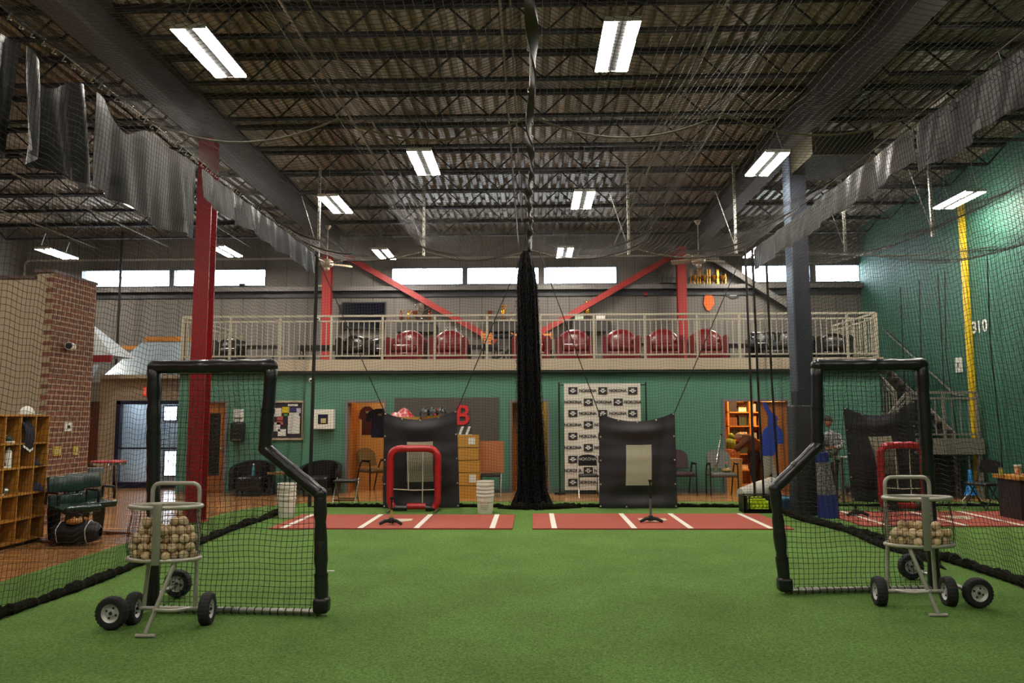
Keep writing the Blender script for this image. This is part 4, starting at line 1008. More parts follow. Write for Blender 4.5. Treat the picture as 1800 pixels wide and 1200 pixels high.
lg.build('printed_emblem', M_ink, t, world=True); ew.build('emblem_detail', M_white, t, world=True); b.build('printed_lettering', M_ink, t, world=True)
xl, xr = PY(983, 700, YK).x, PY(1136, 700, YK).x
B().tube([(xl - .02, YK + .05, p.z - .03), (xr + .02, YK + .05, p.z - .03)], .012).build('cross_bar', M_darkmetal, t, smooth=True, world=True)
for xx in (xl, xr):
    B().tube([(xx, YK + .05, 0.03), (xx, YK + .05, p.z + .03)], .018).build('stand_pole', M_darkmetal, t, smooth=True, world=True)
    B().bar((xx - .12, YK + .05, .02), (xx + .12, YK + .05, .02), .04).bar((xx, YK - .15, .02), (xx, YK + .25, .02), .04).build('stand_foot', M_darkmetal, t, world=True)
# jerseys in office
def jersey(name, lab, px, py, Y, w_, h_, m, rz=0):
    c = PY(px, py, Y); t = thing(name, lab, 'jersey', tuple(c), rz)
    B().poly([(-w_ * .18, 0, 0), (w_ * .18, 0, 0), (w_ * .5, 0, -.08), (w_ * .62, 0, -.28), (w_ * .42, 0, -.32), (w_ * .36, 0, -.22), (w_ * .36, 0, -h_), (-w_ * .36, 0, -h_), (-w_ * .36, 0, -.22), (-w_ * .42, 0, -.32), (-w_ * .62, 0, -.28), (-w_ * .5, 0, -.08)], (0, .05, 0)).build('cloth', m, t)
    B().tube(arc((0, .02, .02), .03, 0, 250, 8), .005, 6).build('hanger_hook', M_steel, t); B().cbox((0, -.004, -.14), (.09, .006, .05)).build('chest_print', M_cream, t)
    return t
jersey('hanging_jersey', 'dark maroon jersey hanging in the warm office doorway', 646, 714, 18.3, .32, .68, mat('maroon_cloth', '#4d1418', .8), .5)
jersey('hanging_jersey', 'dark blue jersey hanging in the office doorway behind the left mat', 668, 718, 18.1, .55, .68, mat('navy_cloth', '#1c2348', .8))
# store-room shelf
c0x, c1x = PY(1276, 780, 19.9).x, PY(1352, 780, 19.9).x
t = thing('storage_shelf', 'wooden storage shelves full of gear inside the lit store room', 'shelf', ((c0x + c1x) / 2, 19.9, 0))
for z in (.35, .75, 1.1, 1.45, 1.8, 2.15): B().box(c0x, c1x, 19.65, 20.1, z - .03, z).build('shelf_board', M_wood, t, world=True)
for xx in (c0x, (c0x + c1x) / 2, c1x - .04): B().box(xx, xx + .04, 19.65, 20.1, 0, 2.25).build('upright', M_wood, t, world=True)
cols = ['#1e1c1c', '#b58a4c', '#d8cdb2', '#5e3a20', '#8a8a80', '#2f3c2a']
for i, z in enumerate((.35, .75, 1.1, 1.45, 1.8)):
    for j in range(4):
        xx = c0x + .16 + j * (c1x - c0x - .2) / 3.7; hh = random.uniform(.14, .28)
        boxthing('storage_box', 'box of gear on shelf level %s of the store room, place %s from left' % (('one', 'two', 'three', 'four', 'five')[i], ('one', 'two', 'three', 'four')[j]), 'box', (xx, 19.85, z), .19, .25, hh, mat('store_box_%d' % ((i * 3 + j * 2) % 6), cols[(i * 3 + j * 2) % 6], .6), group='boxes on the store room shelves', lid=M_darkwood if j % 2 else None)
t = thing('cloth_bundle', 'yellow green cloth bundle inside the store room door', 'bundle', (PY(1282, 775, 18.9).x, 18.9, .9)); B().ball((0, 0, .13), .13, 12, 8, (1.2, .7, 1.0)).ball((.05, .02, .3), .08, 10, 7, (1, .8, 1)).build('cloth', mat('hivis', '#66801f', .7, bump=(8, .8)), t, smooth=True); B().box(-.2, .2, -.15, .15, -.9, -.01).build('stand', M_cardboard, t)

# blue batter cut-out dummy
YD = 16.2
pts_px = [(1342, 706), (1346, 706), (1351, 716), (1357, 726), (1363, 728), (1368, 735), (1366, 741), (1367, 748), (1373, 753), (1377, 762), (1377, 780), (1368, 780), (1362, 797), (1360, 801), (1338, 801), (1338, 785), (1341, 765), (1344, 754), (1351, 748), (1351, 732), (1347, 722), (1343, 714)]
c = PY(1352, 800, YD); t = thing('batter_dummy', 'blue batter-shaped training dummy with grey trousers in front of the store room door', 'training dummy', (c.x, YD, 0))
B().poly([PY(a, b_, YD) for a, b_ in pts_px], (0, .07, 0)).build('torso_cutout', mat('dummy_blue', '#223f9e', .5), t, world=True)
pa = [(1338, 801.5), (1360, 801.5), (1360, 812), (1366, 835), (1373, 866), (1364, 868), (1356, 840), (1353, 868), (1344, 868), (1344, 840), (1340, 820)]
B().poly([PY(a, b_, YD) for a, b_ in pa], (0, .06, 0)).build('trousers', mat('dummy_grey', '#8f8d7c', .8, bump=(30, .3)), t, world=True)
z_ = PY(1350, 868, YD).z; B().box(c.x - .3, c.x + .35, YD - .2, YD + .25, 0, .04).box(c.x - .05, c.x + .05, YD, YD + .05, .04, .5).build('base', M_darkmetal, t, world=True)

# =====================================================================
# CAGE NETS, ROPES, CURTAINS
# =====================================================================
NX, NYB, NZ = 4.12, 14.45, 4.85
def wob(a, b, c, amp): return amp * (np.sin(a * 1.7 + c) * np.cos(b * 1.1 + c * 2) + .5 * np.sin(a * 3.9 + b * 2.3 + c))
def wall_net(name, lab, y0, y1, xt, xb, ph, ds=.054, z1=NZ, r=.0021):
    ny = int((y1 - y0) / ds); nz = int(z1 / ds)
    Y, Z = np.meshgrid(np.linspace(y0, y1, ny), np.linspace(.02, z1, nz), indexing='ij')
    f = Z / z1
    xb = xb if abs(xb) < 4.6 or xb > 8 else xb - .4 * np.clip((Y - 9.5) / 3, 0, 1)
    X = xb + (xt - xb) * f ** .8 + wob(Y, Z, ph, .035) * np.sin(np.pi * f) + .03 * np.sin(Y * 8 + Z) * (1 - f)
    Zw = Z + .014 * np.sin(Y * 6.5 + ph) * np.sin(np.pi * f) + .012 * np.sin(Y * 17 + ph)
    Yw = Y + .01 * np.sin(Z * 4 + Y * 2 + ph) * np.sin(np.pi * f)
    return tag(net_mesh(name, np.stack([X, Yw, Zw], axis=-1), r, M_net, frame=(1, .13, .07)), lab, 'batting cage net')
wall_net('cage_side_net', 'black net forming the left side of the left batting cage', 4.2, NYB, -NX, -4.4, 0.3)
wall_net('cage_side_net', 'black net between the right cage and the far right lane', 4.2, NYB, NX, 4.72, 1.7, r=.0024)
wall_net('cage_side_net', 'black net hanging in front of the green side wall', 6.0, NYB + .2, 8.75, 8.85, 2.9, ds=.06, r=.003)
def back_net(name, lab, x0, x1, y, ph, ds=.054, z1=NZ):
    nx = int((x1 - x0) / ds); nz = int(z1 / ds)
    X, Z = np.meshgrid(np.linspace(x0, x1, nx), np.linspace(.02, z1, nz), indexing='ij')
    f = Z / z1
    Y = y + wob(X, Z, ph, .04) * np.sin(np.pi * f)
    sw = np.exp(-(X - x0) / .5) + np.exp(-(x1 - X) / .5)
    Zw = Z + .02 * np.sin(X * 4.4 + ph) * np.sin(np.pi * f) + .01 * np.sin(X * 13) - .12 * sw * np.sin(np.pi * f)
    return tag(net_mesh(name, np.stack([X, Y, Zw], axis=-1), .0021, M_net, frame=(.1, 1, .1)), lab, 'batting cage net')
back_net('cage_back_net', 'black net across the back of the left batting cage', -NX, -.05, NYB, .5)
back_net('cage_back_net', 'black net across the back of the right batting cage', .05, NX, NYB, 2.1)
back_net('cage_back_net', 'black net across the back of the far right lane', 4.6, 8.75, NYB + .2, 4.0, ds=.065)
def roof_net(name, lab, x0, x1, xs, ph, z0=NZ, ds=.062, y0=3.4, y1=NYB, sag=.27, r=.0027):
    nx = int((x1 - x0) / ds); ny = int((y1 - y0) / ds)
    X, Y = np.meshgrid(np.linspace(x0, x1, nx), np.linspace(y0, y1, ny), indexing='ij')
    xs_ = np.array(xs); i = np.clip(np.searchsorted(xs_, X, 'right') - 1, 0, len(xs) - 2); u = (X - xs_[i]) / (xs_[i + 1] - xs_[i])
    sx = 4 * u * (1 - u); yn = np.array([1.4, 7.9, NYB]); j = np.clip(np.searchsorted(yn, Y, 'right') - 1, 0, 1); v = (Y - yn[j]) / (yn[j + 1] - yn[j]); sy = 4 * v * (1 - v)
    mid = np.sin(np.pi * (X - x0) / (x1 - x0))
    Z = z0 - .12 * sy * mid - sag * sx * (.75 + .45 * sy) + .015 * np.sin(Y * 5 + X * 3 + ph)
    Yw = Y + .05 * np.sin(X * 2.2 + ph) * sy
    return tag(net_mesh(name, np.stack([X, Yw, Z], axis=-1), r, M_roofnet, frame=(.1, .1, 1)), lab, 'batting cage net')
M_roofnet = mat('lamplit_net_cord', '#2b241e', .7)  # lamplight put into the colour: a lighter copy of the black cord
roof_net('cage_roof_net', 'sagging net roof over the left batting cage', -NX, -.03, (-NX, -2.06, -.03), .2)
roof_net('cage_roof_net', 'sagging net roof over the right batting cage', .03, NX, (.03, 2.03, NX), 1.3)
roof_net('cage_roof_net', 'sagging net roof over the far right lane beside the green wall', NX + .05, 8.75, (NX + .05, 6.4, 8.75), 2.3, z0=4.75, ds=.08, y0=5.5, y1=NYB + .2)
# cables and edge ropes
M_rope = mat('pale_rope', '#6b6152', .7)
M_drope = mat('dark_rope', '#1a1614', .8)
M_bunch = mat('bunched_netting', '#100e0c', 1, bump=(70, 1), noise=(40, .6), color2='#2a2a1c', spec=.1)
def rope(name, lab, pts, r=.012, m=M_drope, cat='rope'):
    if name == 'ground_bunch':                                  # crumpled edge: resample, wobble and flatten
        P_ = [Vector(p) for p in pts]; rs = r if isinstance(r, list) else [r] * len(P_); Q = []; RR = []
        n_ = int(sum((P_[i + 1] - P_[i]).length for i in range(len(P_) - 1)) / .05)
        for k in range(n_ + 1):
            f = k / n_ * (len(P_) - 1); i = min(int(f), len(P_) - 2); a = f - i
            q = P_[i].lerp(P_[i + 1], a); rr = (rs[i] * (1 - a) + rs[i + 1] * a) * (.75 + .5 * random.random()) * min(1, .25 + min(k, n_ - k) / 6)
            q = q + Vector((random.uniform(-.012, .012), random.uniform(-.012, .012), 0)); q.z = .013 + rr * .85; Q.append(q); RR.append(rr)
        return tag(B().tube(Q, RR, 9).build(name, M_bunch, smooth=False), lab, cat)
    return tag(B().tube(pts, r, 6).build(name, m, smooth=True), lab, cat)
for x, lab in ((-NX, 'steel cable carrying the top of the left cage side net and black curtains'), (NX, 'steel cable carrying the top of the right curtain'), (-2.06, 'long cable over the middle of the left cage roof net'), (2.03, 'long cable over the middle of the right cage roof net')):
    rope('support_cable', lab, [(x, 3.0, NZ + .01), (x, 9, NZ - .0), (x, 14.5, NZ + .01)], .006, M_rope, 'cable')
def cross(x0, x1, y, lab, sag=.25, n=12, r=.011):
    pts = [(x0 + (x1 - x0) * k / n, y, NZ - sag * 4 * (k / n) * (1 - k / n)) for k in range(n + 1)]
    rope('cross_rope', lab, pts, r, M_rope)
cross(-NX, -2.06, 7.9, 'pale rope sagging across the left cage roof, outer half'); cross(-2.06, 0, 7.9, 'pale rope sagging across the left cage roof, inner half')
cross(0, 2.03, 7.9, 'pale rope sagging across the right cage roof, inner half'); cross(2.03, NX, 7.9, 'pale rope sagging across the right cage roof, outer half')
for x0, x1, q in ((-NX, -2.06, 'far left'), (-2.06, 0, 'left of the net bundle'), (0, 2.03, 'right of the net bundle'), (2.03, NX, 'far right'), (4.6, 8.75, 'over the lane beside the green wall')):
    cross(x0, x1, NYB, 'sagging top rope of the back net, %s section' % q, .17)
rope('corner_rope', 'thick black rope down the left back corner of the cage', [(-NX, NYB, NZ), (-NX - .02, NYB, 2.5), (-NX - .04, NYB, .02)], .035)
for i, (x, y, lab) in enumerate(((NX - .06, NYB, 'black rope at the right back corner of the cage, left of three'), (NX + .06, NYB - .05, 'black rope at the right back corner of the cage, middle of three'), (NX + .3, NYB - .1, 'black rope at the right back corner of the cage, right of three'))):
    rope('corner_rope', lab, [(x, y, NZ), (x + .02, y, 2.4), (x + .03 + .03 * i, y, .02)], .022)
rope('guide_rope', 'thin black rope tied to the left corner of the left hanging mat', [(-NX, NYB - .1, NZ - .05), PY(676, 724, 14.3)], .009)
rope('guide_rope', 'thin black rope tied to the right corner of the left hanging mat', [(-.15, NYB - .1, NZ - .05), PY(803, 721, 14.3)], .009)
rope('guide_rope', 'thin black rope tied to the left corner of the right hanging mat', [(.15, NYB - .1, NZ - .05), PY(1053, 726, 14.3)], .009)
rope('guide_rope', 'thin black rope tied to the right corner of the right hanging mat', [(NX - .1, NYB - .1, NZ - .05), PY(1186, 724, 14.3)], .009)
rope('ground_bunch', 'bunched black net edge lying along the floor of the left cage', [(-4.4 + .03 * math.sin(k * 1.3), 4.2 + k * .55, .05) for k in range(19)], [.03 + .022 * abs(math.sin(k * 1.9)) for k in range(19)], M_net, 'net edge')
rope('ground_bunch', 'bunched black net edge lying along the floor of the right cage', [(4.72 - .4 * min(1, max(0, (4.2 + k * .55 - 9.5) / 3)) + .04 * math.sin(k * 1.1), 4.2 + k * .55, .05) for k in range(19)], [.035 + .025 * abs(math.sin(k * 1.5)) for k in range(19)], M_net, 'net edge')
rope('ground_bunch', 'second wrinkled fold of black net on the floor right of the right screen', [(4.45 + .05 * math.sin(k * 1.4), 8.6 + k * .45, .045) for k in range(11)], [.03 + .02 * abs(math.sin(k * 1.5)) for k in range(11)], M_net, 'net edge')
rope('ground_bunch', 'bunched bottom edge of the back net of the left cage', [(-4.1 + k * .31, NYB + .02 * math.sin(k), .035) for k in range(13)], [.028 + .012 * abs(math.sin(k * 1.9)) for k in range(13)], M_net, 'net edge')
rope('ground_bunch', 'bunched bottom edge of the back net of the right cage', [(.35 + k * .31, NYB + .02 * math.sin(k), .035) for k in range(13)], [.028 + .014 * abs(math.sin(k * 1.7)) for k in range(13)], M_net, 'net edge')
rope('ground_bunch', 'bunched bottom edge of the back net in the far right lane', [(4.9 + k * .32, NYB + .2, .03) for k in range(13)], .025, M_net, 'net edge')
# gathered net curtain (centre divider pulled back) and its bunched top rail
PN = 60
def bundle(u, v):
    a = 2 * math.pi * u; z = v * (NZ - .05)
    f = 1 - v; base = .03 + .11 * min(1, (1 - v) * 9) ** .5 + .09 * f + .12 * max(0, f - .93) / .07
    r_ = base * (1 + .16 * math.sin(a * 9 + v * 3) + .09 * math.sin(a * 17 - v * 5))
    return (-.1 + .09 * f + r_ * math.cos(a), NYB - .15 + r_ * .8 * math.sin(a), z + .005)
M_bund = mat('gathered_net', '#0b0a0d', 1, bump=(90, .8), spec=.1)
t = thing('gathered_net_curtain', 'thick black bundle of gathered netting hanging in the centre between the two cages', 'net bundle', (-.02, NYB - .15, 0))
B().grid(bundle, 110, 40).build('net_folds', M_bund, t, smooth=True, world=True)
U = np.linspace(0, 1, 46); V = np.linspace(0, 1, 100)
Pn = np.array([[bundle(u, v) for v in V] for u in U]); cx_ = np.array([-.05, NYB - .15, 0]); Pn[..., :2] = cx_[:2] + (Pn[..., :2] - cx_[:2]) * 1.13 + .012 * rng.standard_normal(Pn[..., :2].shape); Pn[..., 2] += .02 * rng.standard_normal(Pn.shape[:2])
Pn[..., 2] = np.clip(Pn[..., 2], .015, None)
net_mesh('loose_netting', Pn - np.array([-.02, NYB - .15, 0]), .003, M_net, t)
rope('ground_bunch', 'black net trailing on the turf at the foot of the centre bundle', [(-.65, NYB - .2, .03), (-.3, NYB - .35, .06), (.2, NYB - .35, .07), (.5, NYB - .25, .05), (.9, NYB - .1, .03)], [.02, .06, .07, .06, .02], M_net, 'net edge')
def twist(u, v):
    y = 3.2 + u * (NYB - 3.3); a = u * 34 + math.sin(u * 9) * 1.6; w_ = (.042 + .012 * math.sin(u * 31)) * (2 * v - 1)
    return (.03 - .06 * u + w_ * math.cos(a) + .015 * math.sin(u * 25), y, NZ - .04 + w_ * math.sin(a) + .01 * math.sin(u * 40))
t = thing('divider_top_net', 'twisted black strip of gathered netting running overhead down the centre', 'net strip', (0, 9, NZ))
B().grid(twist, 150, 4, .02).build('gathered_strip', mat('strip_dark', '#1b1715', .6), t, smooth=True, world=True)
B().tube([(.0, 3.2, NZ + .03), (0, NYB, NZ + .03)], .008, 6).build('cable', M_alum, t, world=True)
b = B()
for k in range(26): 
    y = 3.4 + k * .43; b.tube(arc((0, y, NZ + .01), .03, 0, 360, 8, 'XZ'), .005, 5)
b.build('rings', M_alum, t, world=True)['kind'] = 'stuff'
# hanger struts holding the net frame
for px, y, lab in ((560, NYB, 'pale perforated steel strut hanging at the left corner of the back net'), (745, NYB, 'perforated steel strut above the left half of the back net'), (1105, NYB, 'perforated steel strut above the right half of the back net'),
                   (1293, NYB, 'perforated steel strut near the right back corner of the cage'), (1485, NYB + .2, 'perforated steel strut above the far right lane, left one'), (1640, 13.2, 'bright perforated steel strut near the yellow pole')):
    x = PY(px, 420, y).x
    t = thing('net_hanger', lab, 'hanger', (x, y, NZ - .1))
    b = B().box(-.022, .022, -.022, .022, 0, 6.5 - NZ + .1); B().bar((0, 0, .1), (-.35, 0, 1.2), .01).build('brace_wire', M_alum, t)
    b.cur = 1
    for k in range(16): b.box(-.008, .008, -.0235, -.0222, .06 + k * .1, .09 + k * .1)
    b.build('strut', (M_alum, M_darkmetal), t)
for i, (px, dx) in enumerate(((1588, .0), (1622, .06), (1655, -.05), (1668, .1), (1745, .05))):
    yy = PX(px, 600, 8.68).y
    rope('dangling_rope', 'black rope hanging before the green side wall, %s of five from left' % ('first', 'second', 'third', 'fourth', 'fifth')[i], [(8.68, yy, 4.7), (8.66, yy + dx, 3.0), (8.68, yy - dx, 1.2), (8.7, yy, .03)], .012)
# vinyl curtains under the rails
M_curt = mat('grey_vinyl_curtain', '#25211e', .5, bump=(5, .35), spec=.5)
def curtain(name, lab, x, y0, y1, drop, nf, amp, dips=(), ph=0, slack=.03, m=M_curt, taper=0):
    def f(u, v):
        y = y0 + (y1 - y0) * u; top = NZ - .03 - sum(d * math.exp(-((u - c) / w_) ** 2) for c, w_, d in dips)
        fold = amp * (math.sin(u * nf * 6.283 + ph) + .5 * math.sin(u * nf * 15 + ph * 2 + v * 2)) * (.35 + .65 * (1 - v))
        zb = NZ - drop + slack * math.sin(u * nf * 3 + 1) + taper * u
        return (x + fold + .03, y, zb + (top - zb) * v)
    return tag(B().grid(f, 200, 14, .005).build(name, m, smooth=True), lab, 'curtain')
curtain('vinyl_curtain', 'tall rumpled grey vinyl curtain hanging from the left cable, nearest section', -NX - .2, 4.3, 6.1, 1.05, 1.9, .13, ((.35, .1, .25), (.75, .12, .1)), .4)
curtain('vinyl_curtain', 'tall rumpled grey vinyl curtain on the left cable, middle section with drooping top', -NX - .2, 6.12, 7.05, .98, 1.3, .12, ((.4, .25, .22),), 1.4)
curtain('vinyl_curtain', 'tall grey vinyl curtain on the left cable ending before the red column', -NX - .14, 7.08, 9.35, .98, 2.3, .055, ((.25, .12, .2),), 2.1)
curtain('vinyl_valance', 'short grey vinyl valance hanging from the left cable toward the back corner', -NX - .09, 9.38, NYB, .42, 6, .03, (), .9, .02)
curtain('vinyl_valance', 'short pale vinyl valance on the right cable toward the back corner', NX + .06, 8.3, NYB, .42, 6, .03, (), 1.9, .02, mat('brown_vinyl_curtain', '#3f3832', .45, bump=(5, .3)))
curtain('vinyl_valance', 'dark vinyl valance on the right cable, nearest section', NX + .08, 4.4, 8.25, .55, 4, .05, ((.3, .1, .08),), .2, .03)
b = B()
for k in range(70):
    y = 4.4 + k * .143; b.tube([(-NX + .02, y, NZ + .015), (-NX - .03, y + .02, NZ - .04), (-NX + .01, y + .01, NZ - .05)], .006, 5)
tag(b.build('curtain_clips', M_alum), 'row of small metal clips along the left curtain cable', 'clips', kind='stuff')
# dark pole behind the left net
p = PY(211, 500, 19.5); t = thing('conduit_pole', 'thin dark pole standing in front of the upper grey wall at left', 'pole', (PY(211, 500, 20.9).x, 20.9, 0)); B().tube([(0, 0, 0), (0, 0, 6.9)], .035, 8).build('pole', M_darkmetal, t, smooth=True)

# =====================================================================
# BATTING MATS, PLATES, TEES, HANGING MATS
# =====================================================================
M_clay = mat('clay_turf', '#9b4738', .9, noise=(3, .25), color2='#893b2e', bump=(140, .4)); M_line = mat('line_white', '#d8d4c8', .8, bump=(120, .3))
def batmat(x0, x1, y0, y1, lines, lab):
    t = thing('batting_mat', lab, 'batting mat', ((x0 + x1) / 2, (y0 + y1) / 2, .013))
    B().box(x0, x1, y0, y1, .013, .033).build('mat_surface', M_clay, t, world=True)
    for a in lines: B().box(a - .04, a + .04, y0 + .001, y1 - .001, .0332, .036).build('chalk_line', M_line, t, world=True)
    cx = (lines[1] + lines[2]) / 2; cy = (y0 + y1) / 2 + .02
    B().poly([(cx - .22, cy + .2, .0332), (cx - .22, cy - .02, .0332), (cx, cy - .22, .0332), (cx + .22, cy - .02, .0332), (cx + .22, cy + .2, .0332)][::1], (0, 0, .006)).build('home_plate', mat('plate_dirty_white', '#c2b59a', .7, noise=(12, .4)), t, world=True)
batmat(-3.93, -.3, 11.57, 13.2, (-3.73, -2.57, -1.73, -.6), 'red clay batting mat with white lines in the left cage')
batmat(0, 3.83, 11.57, 13.35, (.32, 1.5, 2.33, 3.5), 'red clay batting mat with white lines in the right cage')
batmat(4.98, 8.7, 11.9, 13.7, (5.35, 6.5, 7.35, 8.5), 'red clay batting mat behind nets in the far right lane')
def tee(lab, x, y, z, m, h=.5):
    t = thing('batting_tee', lab, 'batting tee', (x, y, z))
    b = B()
    for a in (-150, -30, 90): b.tube([(0, 0, .06), (.1 * math.cos(R(a)), .1 * math.sin(R(a)), .055), (.2 * math.cos(R(a)), .16 * math.sin(R(a)), .015)], [.03, .028, .022], 8)
    b.lathe([(.045, .02), (.05, .07), (.03, .1)], n=12).build('base', M_rubber, t, smooth=True)
    B().lathe([(.018, .08), (.018, h * .6)], n=12).build('lower_tube', m, t, smooth=True); B().lathe([(.014, h * .6), (.014, h)], n=12).build('upper_tube', M_blackplastic, t, smooth=True)
    B().lathe([(.014, h), (.032, h + .05), (.026, h + .05), (.01, h + .01)], n=12).build('ball_cup', M_rubber, t, smooth=True)
p = PZ(688, 921, .036); tee('black-based batting tee with tan stem on the left red mat', p.x, p.y, .036, mat('tan_tube', '#a8925a', .5), .36)
p = PZ(1144, 917, .036); tee('batting tee with grey stem on the right red mat', p.x, p.y, .036, mat('grey_tube', '#6b6a68', .4, .4), .6)
p = PZ(1505, 906, .036); tee('batting tee lying low on the far right red mat behind the net', p.x, p.y, .036, M_blackplastic, .12)
# hanging strike mats
M_mat = mat('strike_mat_vinyl', '#1e1b21', .55, bump=(3, .25), noise=(2, .3), color2='#2e2930', spec=.5)
M_target = mat('target_white', '#a9a58e', .7, noise=(16, .4), color2='#7f7c66')
M_targets = mat('target_marked', '#aaa68f', .7, noise=(60, .3), color2='#77735f')
def strike(lab, tl, tr, bl, br, Y, sag, tgt, bulge=.12, seed=0, skirt=False):
    TL, TR, BL, BR = (PY(*q, Y) for q in (tl, tr, bl, br))
    t = thing('hanging_strike_mat', lab, 'strike mat', ((BL.x + BR.x) / 2, Y, max(.015, min(BL.z, BR.z))))
    def f(u, v, off=0):
        a = TL.lerp(TR, u); b_ = BL.lerp(BR, u); p = b_.lerp(a, v); p.z -= sag * 4 * u * (1 - u) * v ** 3
        cup = -.05 * math.exp(-((u - .5) / .3) ** 2 - ((v - .86) / .09) ** 2) + .035 * math.exp(-((u - .5) / .35) ** 2 - ((v - .7) / .1) ** 2)
        low = .08 * math.exp(-((u - .5) / .28) ** 2 - ((v - .14) / .08) ** 2) - .02 * math.exp(-((u - .5) / .5) ** 2 - ((v - .03) / .05) ** 2)
        side = .025 * math.exp(-((u - .9 + .2 * (1 - v)) / .08) ** 2) - .015 * math.exp(-((u - .12) / .08) ** 2)
        p.y += -bulge * .6 * math.sin(math.pi * u) * math.sin(math.pi * v) + cup + low + side + .008 * math.sin(v * 40 + seed) * .4 + off; p.z = max(p.z, .016); return p
    B().grid(f, 40, 50, .006).build('vinyl_sheet', M_mat, t, smooth=True, world=True)
    u0, v0, u1, v1, sk = tgt
    B().grid(lambda a, c: f(u0 + (u1 - u0) * a + sk * (1 - c), v0 + (v1 - v0) * c, -.012), 12, 14, .004).build('target_patch', M_targets, t, smooth=True, world=True)
    for k_, (u, v) in enumerate([(i / 4, .985) for i in range(5)] + [(.02, j / 4) for j in range(1, 4)] + [(.98, j / 4) for j in range(1, 4)] + [(0.02, .02), (.35, .015), (.98, .02)]):
        B().ball(f(min(max(u, .02), .98), v, -.01), .016, 8, 5).build('grommet', M_alum, t, world=True)
    return t
strike('black hanging strike mat with pale target behind the red frame in the left cage', (675, 724), (803, 720), (673, 893), (808, 892), 14.25, .16, (.32, .27, .67, .71, 0))
strike('black hanging strike mat with marked pale target in the right cage', (1053, 726), (1186, 724), (1053, 893), (1191, 893), 14.25, .16, (.35, .24, .68, .69, -.01), seed=2)
strike('black hanging strike mat with skewed target in the far right lane', (1482, 714), (1608, 702), (1497, 880), (1612, 887), 14.4, .22, (.3, .29, .62, .71, .1), .2, 4)
# red padded pitching frames
M_redpad = mat('red_vinyl', '#b01a22', .3, bump=(20, .5), noise=(10, .25), spec=.6)
def red_frame(lab, px0, px1, pyt, pyb, Y):
    a, c = PY(px0, pyb, Y), PY(px1, pyt, Y); w_ = c.x - a.x; h_ = c.z - .06
    t = thing('pocket_net_stand', lab, 'pitching frame', ((a.x + c.x) / 2, Y, .013)); z0 = .06; r_ = .062
    pts = rounded([(-w_ / 2 + r_ + .06, 0, z0), (-w_ / 2 + r_, 0, z0 + .1), (-w_ / 2 + r_, 0, z0 + h_ - r_), (w_ / 2 - r_, 0, z0 + h_ - r_), (w_ / 2 - r_, 0, z0 + .1), (w_ / 2 - r_ - .06, 0, z0)], .2)
    k = []
    P2 = []
    for i in range(len(pts) - 1):
        n = max(1, int((pts[i + 1] - pts[i]).length / .05))
        for j in range(n): P2.append(pts[i].lerp(pts[i + 1], j / n))
    P2.append(pts[-1]); rs = [r_ * (1 + .06 * math.sin(i * 1.9)) for i in range(len(P2))]
    B().tube(P2, rs, 12).build('padding', M_redpad, t, smooth=True)
    B().tube([(-.12 * w_, 0, .09), (.22 * w_, 0, .09)], .055, 12).build('bottom_pad', M_redpad, t, smooth=True)
    B().tube([(-w_ * .38, 0, .06), (-.12 * w_, 0, .06)], .05, 10).build('black_pad', M_blackpad, t, smooth=True); B().tube([(.22 * w_, 0, .06), (.4 * w_, 0, .06)], .05, 10).build('black_pad', M_blackpad, t, smooth=True)
    for s in (-1, 1): B().tube([(s * (w_ / 2 - .08), -.35, .022), (s * (w_ / 2 - .06), .25, .022)], .02, 8).build('foot_bar', M_steel, t, smooth=True)
    zc = z0 + h_ * .28; B().tube([(-w_ / 2 + .1, -.0, zc + .02), (0, 0, zc), (w_ / 2 - .1, 0, zc + .01)], .01, 6).tube([(-.12 * w_, 0, z0 + h_ - .1), (-.11 * w_, .01, zc + .3), (-.1 * w_, 0, zc)], .01, 6).tube([(.16 * w_, 0, z0 + h_ - .1), (.16 * w_, 0, .12)], .01, 6).build('white_cord', mat('cord_white', '#b8b09a', .8), t, smooth=True)
    nx, nz = 24, 30
    X, Z = np.meshgrid(np.linspace(-w_ / 2 + .1, w_ / 2 - .1, nx), np.linspace(zc, z0 + h_ - .1, nz), indexing='ij')
    Yn = .16 * np.sin(np.pi * (X / w_ + .5)) * np.sin(np.pi * (Z - zc) / (h_ - .1 - (zc - z0))) 
    net_mesh('pocket_net', np.stack([X, Yn, Z], axis=-1), .0035, M_net, t, (.1, 1, .1))
    return t
red_frame('red padded pitching net frame in front of the left hanging mat', 679, 776, 783, 895, 13.8)
red_frame('red padded pitching net frame behind nets in the far right lane', 1545, 1627, 777, 888, 13.9)
